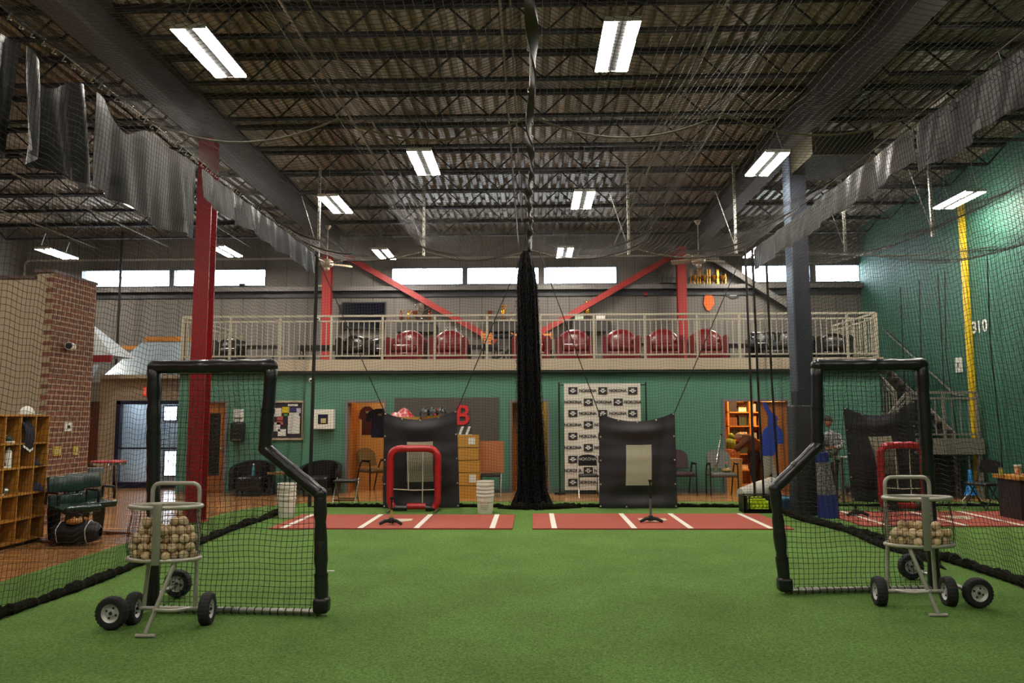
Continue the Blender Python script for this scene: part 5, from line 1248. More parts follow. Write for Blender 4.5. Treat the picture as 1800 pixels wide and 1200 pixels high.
# buckets
def bucket_stack(lab, px, pyb, n, txt=True):
    p = PZ(px, pyb, .013); t = None
    for i in range(n):
        hh = .37; z = .013 + i * .062
        t = thing('plastic_bucket', lab % (('bottom', 'second', 'third', 'top')[i if i < n - 1 else 3]), 'bucket', (p.x, p.y, z + (0.001 * i)), group='stacked white buckets')
        B().lathe([(.125 - .002 * 0, 0), (.13, .01), (.148, hh - .08), (.158, hh - .075), (.158, hh - .05), (.15, hh - .045), (.15, hh - .015), (.158, hh - .01), (.156, hh), (.146, hh), (.126, .012), (0, .012)], n=28, cap=False).lathe([(0, 0), (.125, 0)], n=28, cap=False).build('bucket_body', M_white_plastic, t, smooth=True)
        B().tube([(.155 * math.cos(R(a)), .155 * math.sin(R(a)) , hh - .06 - .03 * math.sin(R(a - 180))) for a in range(180, 361, 15)], .004, 6).build('handle', M_steel, t, smooth=True)
        if i == 0 and txt:
            b = B(); put_text(b, "& Dad's Sport", .052, (0, -.146, .2), ex=.003); b2 = B()
            # wrap the lettering round the bucket
            b.v = [((.1405 + .02 * (z_ / .37) + (abs(y_) - .14) * .3) * math.sin(x_ / .145), -(.1405 + .02 * (z_ / .37)) * math.cos(x_ / .145) - .002, z_) for x_, y_, z_ in b.v]
            b.build('gold_lettering', mat('gold_print', '#8a7428', .5), t)
            for k_ in range(3): B().grid(lambda u, v: ((.15) * math.sin((u - .5) * (1.1 - .2 * k_)), -.1465 * math.cos((u - .5) * (1.1 - .2 * k_)) - .001 - .002 * v, .14 - k_ * .03 + .008 * v), 8, 1).build('small_print', mat('grey_print', '#86806e', .6), t)
bucket_stack('white plastic bucket of the lettered stack right of the left red mat, %s of stack', 853, 902, 4)
bucket_stack('white plastic bucket behind the left screen net, %s of stack', 503, 908, 4, False)

# =====================================================================
# L-SHAPED PITCHING SCREENS AND BALL CARTS
# =====================================================================
def lscreen(lab, pts_px, Y0, wheels, mirror, Y1=None):
    """pts: outer foot, outer top, inner top, notch, elbow, inner foot (photo pixels on plane Y)"""
    Y1 = Y1 or Y0
    P = []
    xs = [q[0] for q in pts_px]; xo, xi = xs[0], xs[-1]
    for q in pts_px:
        f = (q[0] - xo) / (xi - xo); P.append(PY(q[0], q[1], Y0 + (Y1 - Y0) * f))
    zb = .055
    P[0].z = zb; P[-1].z = zb
    t = thing('pitching_screen', lab, 'pitching screen', ((P[0].x + P[-1].x) / 2, Y0, .013))
    B().tube([P[0], P[1], P[2], P[3], P[4], P[5]], .021, 8).build('steel_frame', M_steel, t, smooth=True, world=True)
    B().tube([P[0] - Vector((0, 0, .01)), P[5] - Vector((0, 0, .01))], .026, 10).build('bottom_bar', M_steel, t, smooth=True, world=True)
    def pad(a, c, name='foam_pad', r_=.064, e=.02):
        r_ = r_ * .86
        d = (c - a).normalized(); n = max(4, int((c - a).length / .07)); pts = []; rs = []
        for k in range(n + 1):
            pts.append(a + (c - a) * (k / n)); s_ = math.sin(k * 2.1 + a.x * 5) * .0035; seam = -.006 if k % 7 == 3 else 0
            rs.append(r_ + s_ + seam)
        pts = [a - d * e] + pts + [c + d * e]; rs = [r_ * .8] + rs + [r_ * .8]
        B().tube(pts, rs, 14).build(name, M_blackpad, t, smooth=True, world=True)
    up = Vector((0, 0, 1)); m_ = lambda a, c, s_: a.lerp(c, s_)
    pad(P[0] + up * .02, m_(P[0], P[1], .5)); pad(m_(P[0], P[1], .5), P[1] - up * .03, r_=.067)
    pad(P[1], m_(P[1], P[2], .45), r_=.07); pad(m_(P[1], P[2], .45), P[2], r_=.073)
    pad(P[2] - up * .04, P[3], r_=.064); pad(P[3], P[4], r_=.064); pad(P[4], m_(P[4], P[5], .4), r_=.062); pad(m_(P[4], P[5], .4), P[5] + up * .03, r_=.066)
    for q in (P[1], P[2], P[3], P[4]): B().ball(q, .058, 16, 10).build('corner_wrap', M_blackpad, t, smooth=True, world=True)
    for a_, c_, f_ in ((P[0], P[1], .25), (P[0], P[1], .72), (P[1], P[2], .7), (P[3], P[4], .5), (P[4], P[5], .7), (P[2], P[3], .55)):
        q = a_.lerp(c_, f_); d_ = (c_ - a_).normalized(); B().tube([q - d_ * .022, q + d_ * .022], .0585, 16).build('tape_band', M_blackplastic, t, smooth=True, world=True)
    B().cbox(P[5] + Vector((0, 0, .05)), (.13, .13, .13), bev=.03).build('corner_boot', M_blackplastic, t, smooth=True, world=True)
    # net
    s_ = 1 if xi > xo else -1
    def xr(z):
        zs = [P[5].z, P[4].z, P[3].z, P[2].z]; xv = [P[5].x, P[4].x, P[3].x, P[2].x]
        return np.interp(z, zs, xv)
    ds = .046; nx = int(abs(P[5].x - P[0].x) / ds) + 1; z1 = P[1].z - .02; nz = int((z1 - zb) / ds)
    X, Z = np.meshgrid(np.linspace(P[0].x, P[5].x, nx), np.linspace(zb, z1, nz), indexing='ij')
    lim = xr(Z); X = np.minimum(X, lim) if s_ > 0 else np.maximum(X, lim)
    g = (X - P[0].x) / (P[5].x - P[0].x)
    Yn = Y0 + (Y1 - Y0) * g + .03 * np.sin(g * 6 + Z * 3) * np.sin(np.pi * (Z - zb) / (z1 - zb)) + .05 * np.sin(np.pi * (Z - zb) / (z1 - zb)) * np.sin(np.pi * g)
    Zn = Z + .012 * np.sin(g * 14) * np.sin(np.pi * (Z - zb) / (z1 - zb)); Xn = X + .008 * np.sin(Z * 14 + g * 5) * np.sin(np.pi * g)
    loc = np.array(t.location)
    net_mesh('screen_net', np.stack([Xn, Yn, Zn], axis=-1) - loc, .0027, M_net, t, (.1, 1, .1))
    b = B()
    for k in range(int(nx / 1.5)):
        q = P[0].lerp(P[5], (k + .5) / (nx / 1.5)); b.tube(arc(q + Vector((0, 0, -.01)), .032, 0, 360, 8, 'YZ'), .004, 5)
    b.build('net_ties', M_net, t, world=True)['kind'] = 'stuff'
    (w0, w1) = wheels
    B().tube([(w0[0], w0[1] + .06, .13), (w1[0], w1[1] - .06, .13)], .02, 10).bar((w0[0], (w0[1] + w1[1]) / 2, .13), (P[0].x, P[0].y, .12), .04).build('axle', M_steel, t, smooth=True, world=True)
    for (x, y) in wheels: wheel(t, (x - t.location.x, y - t.location.y, .13 - .0), 'Y', .128)
    return t
def wheel(parent, c, axis, r_=.13, w_=.085, tilt=0):
    tag_ = B(); h = w_ / 2
    pr = [(r_ * .56, -h * .8), (r_ * .8, -h), (r_ * .93, -h * .85), (r_, -h * .4), (r_, h * .4), (r_ * .93, h * .85), (r_ * .8, h), (r_ * .56, h * .8)]
    o = B().lathe(pr + [pr[0]], (0, 0, 0), 72, axis, cap=False).build('tyre', M_rubber, parent, smooth=True); o.location = c; o.rotation_euler = (0, 0, tilt)
    for v in o.data.vertices:                                   # knobbly shoulder lugs
        a_, b_ = (v.co.y, v.co.z) if axis == 'X' else (v.co.x, v.co.z)
        rad = math.hypot(a_, b_)
        if rad > r_ * .9 and int(round(math.atan2(a_, b_) / (2 * math.pi) * 72)) % 3 == 0:
            k_ = .965 if rad > r_ * .97 else .95
            if axis == 'X': v.co.y *= k_; v.co.z *= k_
            else: v.co.x *= k_; v.co.z *= k_
    hub = B().lathe([(0, -h * .5), (r_ * .2, -h * .5), (r_ * .22, -h * .3), (r_ * .42, -h * .25), (r_ * .56, -h * .75), (r_ * .6, -h * .8), (r_ * .6, h * .8), (r_ * .56, h * .75), (r_ * .42, h * .25), (r_ * .22, h * .3), (r_ * .2, h * .5), (0, h * .5)], (0, 0, 0), 24, axis).build('hub', mat('wheel_hub', '#b3b3ae', .4, .3), o, smooth=True)
    bl = B()
    for k in range(4):
        a = 2 * math.pi * k / 4 + .4
        for sg in (-1, 1):
            q = (math.cos(a) * r_ * .32, math.sin(a) * r_ * .32); hh = sg * h * .35
            bl.ball((hh, q[0], q[1]) if axis == 'X' else (q[1], hh, q[0]), .009, 8, 5)
    bl.ball((h * .6, 0, 0) if axis == 'X' else (0, -h * .6, 0), .014, 8, 6).build('bolts', M_darkmetal, o)
    return o
lscreen('left pitching screen, L-shaped with black padded frame, beside the left ball cart', [(268, 1078), (271, 645), (477, 643), (466, 788), (563, 868), (565, 1085)], 6.66, ((-3.3, 6.12), (-3.28, 7.2)), False, 6.56)
lscreen('right pitching screen, L-shaped with black padded frame, beside the right ball cart', [(1643, 1035), (1620, 640), (1436, 642), (1437, 783), (1362, 858), (1380, 1045)], 7.55, ((3.84, 6.92), (3.84, 8.1)), True, 7.42)

M_ball = bpy.data.materials.new('baseball_leather'); M_ball.use_nodes = True
def ball_nodes():
    nt = M_ball.node_tree; bs = nt.nodes['Principled BSDF']; bs.inputs['Roughness'].default_value = .6
    tc = nt.nodes.new('ShaderNodeTexCoord'); vm = nt.nodes.new('ShaderNodeVectorMath'); vm.operation = 'NORMALIZE'; nt.links.new(tc.outputs['Object'], vm.inputs[0])
    sp = nt.nodes.new('ShaderNodeSeparateXYZ'); nt.links.new(vm.outputs[0], sp.inputs[0])
    x2 = math_node(nt, 'MULTIPLY', sp.outputs[0], sp.outputs[0]); y2 = math_node(nt, 'MULTIPLY', sp.outputs[1], sp.outputs[1])
    d = math_node(nt, 'SUBTRACT', sp.outputs[2], math_node(nt, 'MULTIPLY', math_node(nt, 'SUBTRACT', x2, y2), .75))
    s = math_node(nt, 'LESS_THAN', math_node(nt, 'ABSOLUTE', d), .075)
    n = nt.nodes.new('ShaderNodeTexNoise'); n.inputs['Scale'].default_value = 22; nt.links.new(tc.outputs['Object'], n.inputs[0])
    oi = nt.nodes.new('ShaderNodeObjectInfo')
    m0 = nt.nodes.new('ShaderNodeMix'); m0.data_type = 'RGBA'; nt.links.new(math_node(nt, 'MULTIPLY', math_node(nt, 'ADD', n.outputs[0], oi.outputs['Random']), .5), m0.inputs[0]); m0.inputs[6].default_value = lin('#d6c29b'); m0.inputs[7].default_value = lin('#b4976e')
    mx = nt.nodes.new('ShaderNodeMix'); mx.data_type = 'RGBA'; nt.links.new(s, mx.inputs[0]); nt.links.new(m0.outputs[2], mx.inputs[6]); mx.inputs[7].default_value = lin('#7a2a22')
    nt.links.new(mx.outputs[2], bs.inputs['Base Color'])
ball_nodes()
BR_ = .0372
ball0 = B().ball((0, 0, 0), BR_, 20, 12).build('baseball', M_ball, smooth=True)
first_ball = [True]
def put_ball(p, lab, grp):
    o = ball0 if first_ball[0] else ball0.copy()
    if not first_ball[0]: col.objects.link(o)
    first_ball[0] = False
    o.location = p; o.rotation_euler = (random.uniform(0, 6.3), random.uniform(0, 6.3), random.uniform(0, 6.3)); tag(o, lab, 'baseball', grp)
def cart(lab, cx, cy, flip, zt, zb, layers, blab, grp):
    s = -1 if flip else 1
    t = thing('ball_cart', lab, 'ball cart', (cx, cy, .013)); rr = .285; ry = .15; by = .125; n = 32
    ring = lambda z: [(rr * math.cos(2 * math.pi * k / n), by + ry * math.sin(2 * math.pi * k / n), z) for k in range(n)]
    B().tube(ring(zt), .017, 10, closed=True).build('top_ring', M_alum, t, smooth=True)
    B().tube(ring(zb), .017, 10, closed=True).build('bottom_ring', M_alum, t, smooth=True)
    hw = .195; yb = rr - .01; zh = zt + .165
    B().tube(rounded([(-hw - .03, yb + .01, .12), (-hw, yb + .02, zb), (-hw, yb + .02, zh), (hw, yb + .02, zh), (hw, yb + .02, zb), (hw - .0, yb + .01, .12)], .07, 6), .017, 10).build('handle_frame', M_alum, t, smooth=True)
    B().tube([(-.25, yb, .12), (.25, yb, .12)], .016, 10).build('axle', M_alum, t, smooth=True)
    B().cbox((s * .015, by - ry - .02, (zt + zb) / 2), (.066, .012, zt - zb + .06), (0, 0, 0), .006).build('front_plate', mat('plate_aluminium', '#8f9080', .45, .5), t, smooth=True)
    B().tube([(s * .14, .02, zb - .015), (s * .0, -.12, .03)], .017, 10).tube([(s * .14, by - ry * .87, zb - .02), (s * .14, by + ry * .87, zb - .02)], .012, 8).tube(rounded([(s * .05, -.11, .2), (s * .1, .1, .14), (s * .16, yb, .12)], .1), .013, 8).build('front_leg', M_alum, t, smooth=True)
    B().tube([(s * -.075, -.12, .014), (s * .075, -.12, .014)], .014, 8).build('foot_bar', M_alum, t, smooth=True)
    for sx in (-1, 1): wheel(t, (sx * .3, yb, .118), 'X', .13, .09, sx * .0 + s * .12)
    # basket net
    nu, nv = 34, 10
    A = np.linspace(0, 2 * np.pi, nu); Zs = np.linspace(zb + .0, zt, nv); AA, ZZ = np.meshgrid(A, Zs, indexing='ij')
    f = (ZZ - zb) / (zt - zb); lv = layers_top(layers, zb) ; belly = rr + .012 * np.sin(np.pi * np.clip(f * 1.6, 0, 1)) - .03 * np.clip(f - .55, 0, 1) * 2 * (f < .98)
    belly = belly + .006 * np.sin(AA * 11)
    net_mesh('basket_net', np.stack([belly * np.cos(AA), by + belly * ry / rr * np.sin(AA), ZZ], axis=-1), .002, M_net, t, (.1, .1, 1))
    g = np.linspace(0, 1, 9); GG, A2 = np.meshgrid(g, A, indexing='ij')
    net_mesh('basket_floor', np.stack([GG * rr * np.cos(A2), by + GG * ry * np.sin(A2), zb - .01 + 0 * GG], axis=-1), .003, M_net, t, (0, 0, 1))
    # baseballs
    d = BR_ * 2.02; zz = .013 + zb + BR_ - .004
    for li, (rad, frac) in enumerate(layers):
        off = (li % 2) * d * .5; placed = 0
        for iy in range(-6, 7):
            for ix in range(-6, 7):
                x = ix * d + (iy % 2) * d / 2 + off; y = iy * d * .866 + (li % 2) * d * .289
                if math.hypot(x, y * 1.9) > rad + .012 or random.random() > frac: continue
                q = .0015; put_ball((cx + x + random.uniform(-q, q), cy + by + y + random.uniform(-q, q), zz + random.uniform(-.0, .004) + 0), blab, grp)
        zz += d * .817
    return t
def layers_top(l, zb): return zb + len(l) * .06
cxl = -2.92
zt_l = PY(290, 893, 6.0).z - .013; zb_l = PY(290, 993, 5.85).z - .013
cart('aluminium ball cart full of baseballs beside the left screen', -2.925, 6.03, False, zt_l, zb_l, [(.25, 1), (.25, 1), (.245, 1), (.21, .95), (.16, .8)], 'worn baseball with red seams in the basket of the left cart', 'baseballs in the left cart')
zt_r = PY(1624, 877, 6.75).z - .013; zb_r = PY(1624, 965, 6.6).z - .013
cart('aluminium ball cart half full of baseballs beside the right screen', 3.34, 6.74, True, zt_r, zb_r, [(.25, 1), (.235, .95), (.2, .6)], 'worn baseball with red seams in the basket of the right cart', 'baseballs in the right cart')

# crate of tennis balls, rolled bag, blue bundle, camo roll
p = PZ(1335, 902, .013)
t = thing('plastic_crate', 'black crate of yellow tennis balls in front of the right column', 'crate', (p.x, p.y + .2, .013))
w_, d_, h_ = .5, .36, .3
b = B().box(-w_ / 2, w_ / 2, -d_ / 2, d_ / 2, 0, .02).box(-w_ / 2, -.19, -d_ / 2, -d_ / 2 + .012, .02, .25).box(.2, w_ / 2, -d_ / 2, -d_ / 2 + .012, .02, .25).box(-.19, .2, -d_ / 2, -d_ / 2 + .012, .02, .07).box(-w_ / 2, -w_ / 2 + .012, -d_ / 2, d_ / 2, .02, .25).box(w_ / 2 - .012, w_ / 2, -d_ / 2, d_ / 2, .02, .25).box(-w_ / 2, w_ / 2, d_ / 2 - .012, d_ / 2, .02, .25)
for z in (.0, .04, .25, .28): b.box(-w_ / 2, w_ / 2, -d_ / 2, -d_ / 2 + .015, z, z + .02).box(-w_ / 2, w_ / 2, d_ / 2 - .015, d_ / 2, z, z + .02).box(-w_ / 2, -w_ / 2 + .015, -d_ / 2, d_ / 2, z, z + .02).box(w_ / 2 - .015, w_ / 2, -d_ / 2, d_ / 2, z, z + .02)
for x in (-.25, -.17, .17, .232): b.box(x, x + .02, -d_ / 2, -d_ / 2 + .015, 0, .3); b.box(x, x + .02, d_ / 2 - .015, d_ / 2, 0, .3)
b.build('crate_body', M_blackplastic, t)
M_tennis = mat('tennis_felt', '#b9d022', .8)
tb0 = None
for li, z in enumerate((.055, .112, .17, .225)):
    for iy in range(4):
        for ix in range(6 - (li > 2) * 2):
            x = -.17 + ix * .068 + (li % 2) * .02 + (li > 2) * .05; y = -.125 + iy * .07
            if li < 2 and iy > 1: continue
            if tb0 is None: tb0 = B().ball((0, 0, 0), .033, 14, 9).build('tennis_ball', M_tennis, smooth=True); o = tb0
            else: o = tb0.copy(); col.objects.link(o)
            o.location = (p.x + x, p.y + .2 + y, .013 + z); tag(o, 'yellow green tennis ball in the black crate by the right column', 'tennis ball', 'tennis balls in the black crate')
q0, q1 = PY(1303, 884, 14.9), PY(1352, 872, 14.9)
t = thing('rolled_mat', 'off-white cone-shaped rolled sheet lying behind the tennis ball crate', 'rolled sheet', (q0.x, 14.9, .0))
a_ = Vector((q0.x, 14.9, .17)); c_ = Vector((q1.x + .15, 15.1, .27)); d0 = (c_ - a_).normalized()
B().tube([a_ - d0 * .02, a_, a_ + d0 * .3, c_], [.08, .15, .2, .25], 20).build('roll_body', mat('off_white_vinyl', '#aeaaa0', .5, noise=(7, .4), color2='#8c8474', bump=(10, .5)), t, smooth=True)
o = t.children[0]; 
for v in o.data.vertices: v.co -= t.location
p = PZ(1384, 899, .013); t = thing('plastic_bin', 'blue bin with bright lid between the tennis ball crate and the padded column', 'bin', (p.x, p.y + .15, .013)); B().lathe([(.11, 0), (.14, .2), (.145, .2)], n=20).build('bin_body', mat('bin_blue', '#1763a0', .4), t, smooth=True); B().lathe([(.15, .2), (.15, .23), (0, .25)], n=20).build('lid', mat('teal_lid', '#3b93b8', .4), t, smooth=True)
YR = 13.0
t = thing('tall_padded_roll', 'tall blue and speckled grey padded post cover beside the column pad', 'pad', (PY(1452, 900, YR).x, YR, .013))
def rollf(z0, z1, r0, r1, nm, m): B().tube([(.02 * (1 - z0), 0, z0), (.0, 0, z1)], [r0, r1], 16).build(nm, m, t, smooth=True)
M_bluev = mat('blue_vinyl', '#1c2f7a', .45); M_speck = mat('speckled_vinyl', '#8a8c88', .7, noise=(38, 1), color2='#2b2c30')
B().tube([(.04, 0, 0), (.02, 0, .38)], [.17, .15], 18).build('lower_band', M_bluev, t, smooth=True)
B().tube([(.02, 0, .381), (-.02, 0, .9)], [.15, .11], 18).build('speckled_band', M_speck, t, smooth=True)
B().tube([(-.02, 0, .901), (-.03, 0, 1.06)], [.11, .1], 18).build('upper_band', M_bluev, t, smooth=True)

# counter at far right, black chair, blue tee, bench rail
t = thing('wooden_counter', 'wood-topped dark counter against the green wall at far right', 'counter', (8.38, 12.9, 0))
zc_ = PY(1770, 836, 12.6).z
B().box(-.75, .3, -.5, .2, zc_ - .06, zc_).build('counter_top', M_wood, t); B().box(-.7, .28, -.42, .15, .0, zc_ - .06).build('cabinet_body', mat('dark_maroon_panel', '#24151a', .6), t)
t = thing('metal_tin', 'small yellow tin on the wooden counter', 'tin', (PY(1760, 830, 12.8).x, 12.8, zc_)); B().lathe([(.035, 0), (.035, .1)], n=12).build('tin_body', mat('tin_yellow', '#a59a4a', .4), t, smooth=True); B().lathe([(.036, .1), (.036, .115)], n=12).build('lid', M_steel, t)
t = thing('clay_pot', 'orange striped pot on the wooden counter at the right edge', 'pot', (PY(1789, 828, 12.8).x, 12.8, zc_)); B().lathe([(.04, 0), (.05, .12), (.055, .14)], n=14).build('pot_body', mat('orange_clay', '#a8552a', .5, noise=(20, .8), color2='#d8cbb0'), t, smooth=True); B().lathe([(.055, .14), (.06, .16)], n=14).build('rim', M_white, t)
t = folding_chair(ml=M_darkmetal); t.location = (PY(1722, 850, 14.2).x, 14.1, .013); t.rotation_euler.z = -1.2; t['label'] = 'black chair beside the wooden counter at far right'
p = PZ(1675, 870, .02); t = thing('tall_batting_tee', 'tall tripod batting tee with bright blue sleeve under the stair landing', 'batting tee', (8.65, 15.6, .0)); M_bt = mat('tee_blue', '#1a6fb0', .4)
B().lathe([(.13, .12), (.1, .2), (.045, .42), (.04, .6), (.03, .62)], n=14).build('blue_sleeve', M_bt, t, smooth=True); B().tube([(0, 0, .6), (0, 0, .88)], .014).build('stem', M_steel, t)
for a in (200, 340, 90): B().tube([(.03 * math.cos(R(a)), .03 * math.sin(R(a)), .2), (.26 * math.cos(R(a)), .26 * math.sin(R(a)), .0)], .012).build('leg', M_steel, t)

# =====================================================================
# LEFT SIDE: CUBBIES, SEATS, STOOLS, BAG
# =====================================================================
CX1, CXd = -6.72, .42
Yc1 = PX(88, 740, CX1).y; zt_c = PX(88, 729, CX1).z; ncol = 7; sp_ = .3; Yc0 = Yc1 - ncol * sp_
t = thing('cubby_shelf', 'large pine cubbyhole shelf standing at the left edge beside the brick pier', 'cubby shelf', (CX1 - CXd / 2, (Yc0 + Yc1) / 2, 0))
rows_z = [.07] + [PX(88, py, CX1).z for py in (901, 860, 816, 776)] + [zt_c]
for z in rows_z: B().box(CX1 - CXd, CX1, Yc0, Yc1, z - .022, z).build('shelf_board', M_wood, t, world=True)
for k in range(ncol + 1):
    y = Yc0 + k * sp_; y = min(y, Yc1 - .02); B().box(CX1 - CXd + .002, CX1 - .004, y, y + .02, .048, zt_c - .022).build('divider', M_wood, t, world=True)
B().box(CX1 - CXd - .012, CX1 - CXd, Yc0, Yc1, 0, zt_c).build('back_panel', mat('plywood_back', '#a8752e', .6, noise=(2, .4)), t, world=True)
B().box(CX1 - CXd + .02, CX1 - .03, Yc0 + .02, Yc1 - .02, 0, .048).build('plinth', M_darkwood, t, world=True)
def cub(px, row): return (CX1 - .15, PX(px, 780, CX1).y, rows_z[row])
def shoe(lab, loc, m, rz=0):
    t = thing('baseball_shoe', lab, 'shoe', loc, rz); B().cbox((0, 0, .015), (.27, .095, .03), bev=.012).build('sole', M_white, t, smooth=True)
    B().tube([(-.1, 0, .08), (-.03, 0, .075), (.05, 0, .055), (.11, 0, .04)], [.05, .045, .042, .034], 12).build('upper', m, t, smooth=True); B().box(-.03, .05, -.025, .025, .1, .108).build('laces', M_white, t)
shoe('dark green shoe in the top row of cubbies', cub(24, 4), mat('green_shoe', '#27463e', .5), .3)
shoe('dark shoe in the third row of cubbies at left', cub(10, 2), mat('dark_shoe', '#2a2428', .5), .2)
shoe('dark and white shoe in the second row of cubbies at left', cub(14, 3), mat('dark_shoe', '#2a2428', .5), .1)
t = thing('white_bottle', 'white bottle in the second row of cubbies', 'bottle', (CX1 - .08, PX(25, 790, CX1).y, rows_z[3])); B().lathe([(.045, 0), (.045, .2), (.03, .23)], n=14).build('bottle_body', M_white, t, smooth=True); B().lathe([(.025, .23), (.025, .26)], n=12).build('cap', M_steel, t)
t = thing('hanging_shirt', 'dark shirt with white hem hanging out of the top row of cubbies', 'shirt', (CX1 + .01, PX(50, 750, CX1).y, rows_z[4] + .05)); B().grid(lambda u, v: (CX1 - .02 + .05 * math.sin(v * 3) - .3 * max(0, v - .75), t.location.y - .1 + .2 * u + .02 * math.sin(v * 6), rows_z[4] - .12 + .1 * abs(u - .7) + v * .4), 10, 14, .02).build('cloth', mat('dark_navy_cloth', '#211f2c', .9, bump=(10, .5)), t, smooth=True, world=True)
B().grid(lambda u, v: (CX1 + .015, t.location.y - .1 + .2 * u, rows_z[4] - .125 + .1 * abs(u - .7) + v * .03), 10, 2, .006).build('white_hem', M_white, t, world=True)
def cap_(lab, loc, m):
    t = thing('baseball_hat', lab, 'cap', loc); B().grid(lambda u, v: (.09 * math.cos(6.283 * u) * math.cos(v * 1.57), .1 * math.sin(6.283 * u) * math.cos(v * 1.57), .01 + .11 * math.sin(v * 1.57)), 16, 6, .004).build('crown', m, t, smooth=True)
    B().poly([(.02, -.07, .01), (.02, .07, .01), (.16, .05, .004), (.16, -.05, .004)], (0, 0, .006)).build('brim', m, t)
cap_('white cap on top of the cubby shelf beside the bricks', (CX1 - .15, PX(66, 729, CX1).y, zt_c), M_white)
cap_('dark blue cap in the second row of cubbies, end column', (CX1 - .14, PX(72, 790, CX1).y + .02, rows_z[3]), mat('navy_cap', '#1c1f33', .8))
cap_('dark cap in the middle row of cubbies, end column', (CX1 - .1, PX(76, 830, CX1).y, rows_z[2]), mat('navy_cap', '#1c1f33', .8))
t = thing('grey_ball', 'grey ball in the third row of cubbies', 'ball', (CX1 - .08, PX(12, 800, CX1).y + .0, rows_z[2] + .05)); B().ball((0, 0, 0), .05, 14, 10).build('ball_body', M_steel, t, smooth=True); t.location.y += .12
# things on the brick pier
p = PX(119, 609, OXr); t = thing('wall_lamp', 'white cylindrical spotlight on the brick pier', 'spotlight', (OXr + .0, p.y, p.z)); B().lathe([(0, 0), (.06, 0), (.06, .04)], (0, 0, 0), 16, 'X').build('mount', M_white, t, smooth=True); B().tube([(.04, .05, 0), (.1, -.13, 0)], .065, 18).build('lamp_body', M_white, t, smooth=True); B().tube([(.1, -.131, 0), (.103, -.14, 0)], .05, 16).build('lens', M_blackplastic, t)
for i, (px0, py0, px1, py1, m, lab) in enumerate(((113, 742, 124.5, 757.5, M_white, 'white framed control panel on the brick pier'), (92, 785, 105, 800, mat('ivory_plate', '#b5a04e', .5), 'ivory double switch plate low on the brick pier'), (128, 784, 136, 799, mat('ivory_plate', '#b5a04e', .5), 'narrow ivory switch plate low on the brick pier, right'))):
    a, c = PX(px0, py0, OXr), PX(px1, py1, OXr); t = thing('wall_plate', lab, 'wall plate', (OXr, (a.y + c.y) / 2, (a.z + c.z) / 2))
    B().box(OXr + .001, OXr + .02, a.y, c.y, c.z, a.z).build('plate', m, t, world=True); B().box(OXr + .0205, OXr + .03, a.y + (c.y - a.y) * .35, a.y + (c.y - a.y) * .65, c.z + .05, a.z - .05).build('switch', M_darkmetal if i == 0 else M_cream, t, world=True)
# stadium seats
M_greenseat = mat('green_plastic_seat', '#16302a', .25, spec=.6)
YS = 10.85
def stad(px, lab, dy):
    x = PY(px, 880, YS + dy).x
    t = thing('stadium_seat', lab, 'stadium seat', (x, YS + dy, .0), R(58)); t.scale = (1.12, 1.12, 1.12)
    B().cbox((0, .1, .68), (.44, .05, .2), (-.18, 0, 0), .02).cbox((0, .05, .46), (.44, .05, .2), (-.1, 0, 0), .02).build('backrest', M_greenseat, t, smooth=True)
    B().cbox((0, -.14, .4), (.43, .4, .05), (.12, 0, 0), .02).cbox((0, -.33, .41), (.43, .06, .06), (.3, 0, 0), .02).build('seat', M_greenseat, t, smooth=True)
    for s in (-1, 1): B().tube(rounded([(s * .24, .08, .45), (s * .24, .06, .6), (s * .24, -.22, .6), (s * .24, -.22, .45)], .03), .017).build('armrest', M_blackplastic, t, smooth=True)
    B().poly([(-.2, -.1, .4), (-.2, .12, .4), (-.2, .06, .03), (-.2, -.06, .03)], (.06, 0, 0)).poly([(.14, -.1, .4), (.14, .12, .4), (.14, .06, .03), (.14, -.06, .03)], (.06, 0, 0)).build('stand_leg', M_blackplastic, t)
    B().cbox((0, 0, .015), (.5, .5, .03)).build('wooden_base', mat('brown_base', '#5b371d', .5), t)
stad(122, 'dark green folding stadium seat, left one of the pair by the brick pier', -.28); stad(152, 'dark green folding stadium seat, right one of the pair', .28)
# diner table and stool
M_diner = mat('red_vinyl_edge', '#a8232b', .35)
p = PY(191, 812, 14.0); t = thing('bar_table', 'round red-topped chrome bar table behind the stadium seats', 'bar table', (p.x, 14.0, 0))
B().lathe([(0, .9), (.3, .9), (.31, .885), (.3, .87)], n=28).build('top', M_diner, t, smooth=True); B().lathe([(.3, .87), (.305, .83), (.25, .82), (0, .82)], n=28).build('chrome_rim', M_chrome, t, smooth=True)
for a in range(4): B().tube([(.12 * math.cos(a * 1.57 + .7), .12 * math.sin(a * 1.57 + .7), .82), (.17 * math.cos(a * 1.57 + .7), .17 * math.sin(a * 1.57 + .7), .0)], .013).build('leg', M_chrome, t, smooth=True)
B().tube(arc((0, 0, .3), .15, 0, 360, 20, 'XY')[:-1], .01, 6, closed=True).build('foot_ring', M_chrome, t, smooth=True)
p = PY(167, 824, 13.6); t = thing('bar_stool', 'grey-seated chrome bar stool left of the red-topped table', 'bar stool', (p.x, 13.5, 0))
B().lathe([(0, .8), (.18, .8), (.19, .77), (.18, .73), (0, .73)], n=24).build('seat', mat('grey_vinyl_seat', '#5c666e', .3), t, smooth=True); B().lathe([(.185, .735), (.19, .71), (.1, .7)], n=24).build('chrome_rim', M_chrome, t, smooth=True)
B().tube([(0, 0, .02), (0, 0, .72)], .03, 14).build('pole', M_chrome, t, smooth=True); B().lathe([(.22, 0), (.2, .02), (.04, .05)], n=22).build('base', M_chrome, t, smooth=True)
B().tube(arc((0, 0, .35), .14, 0, 360, 18, 'XY')[:-1], .01, 6, closed=True).build('foot_ring', M_chrome, t, smooth=True)
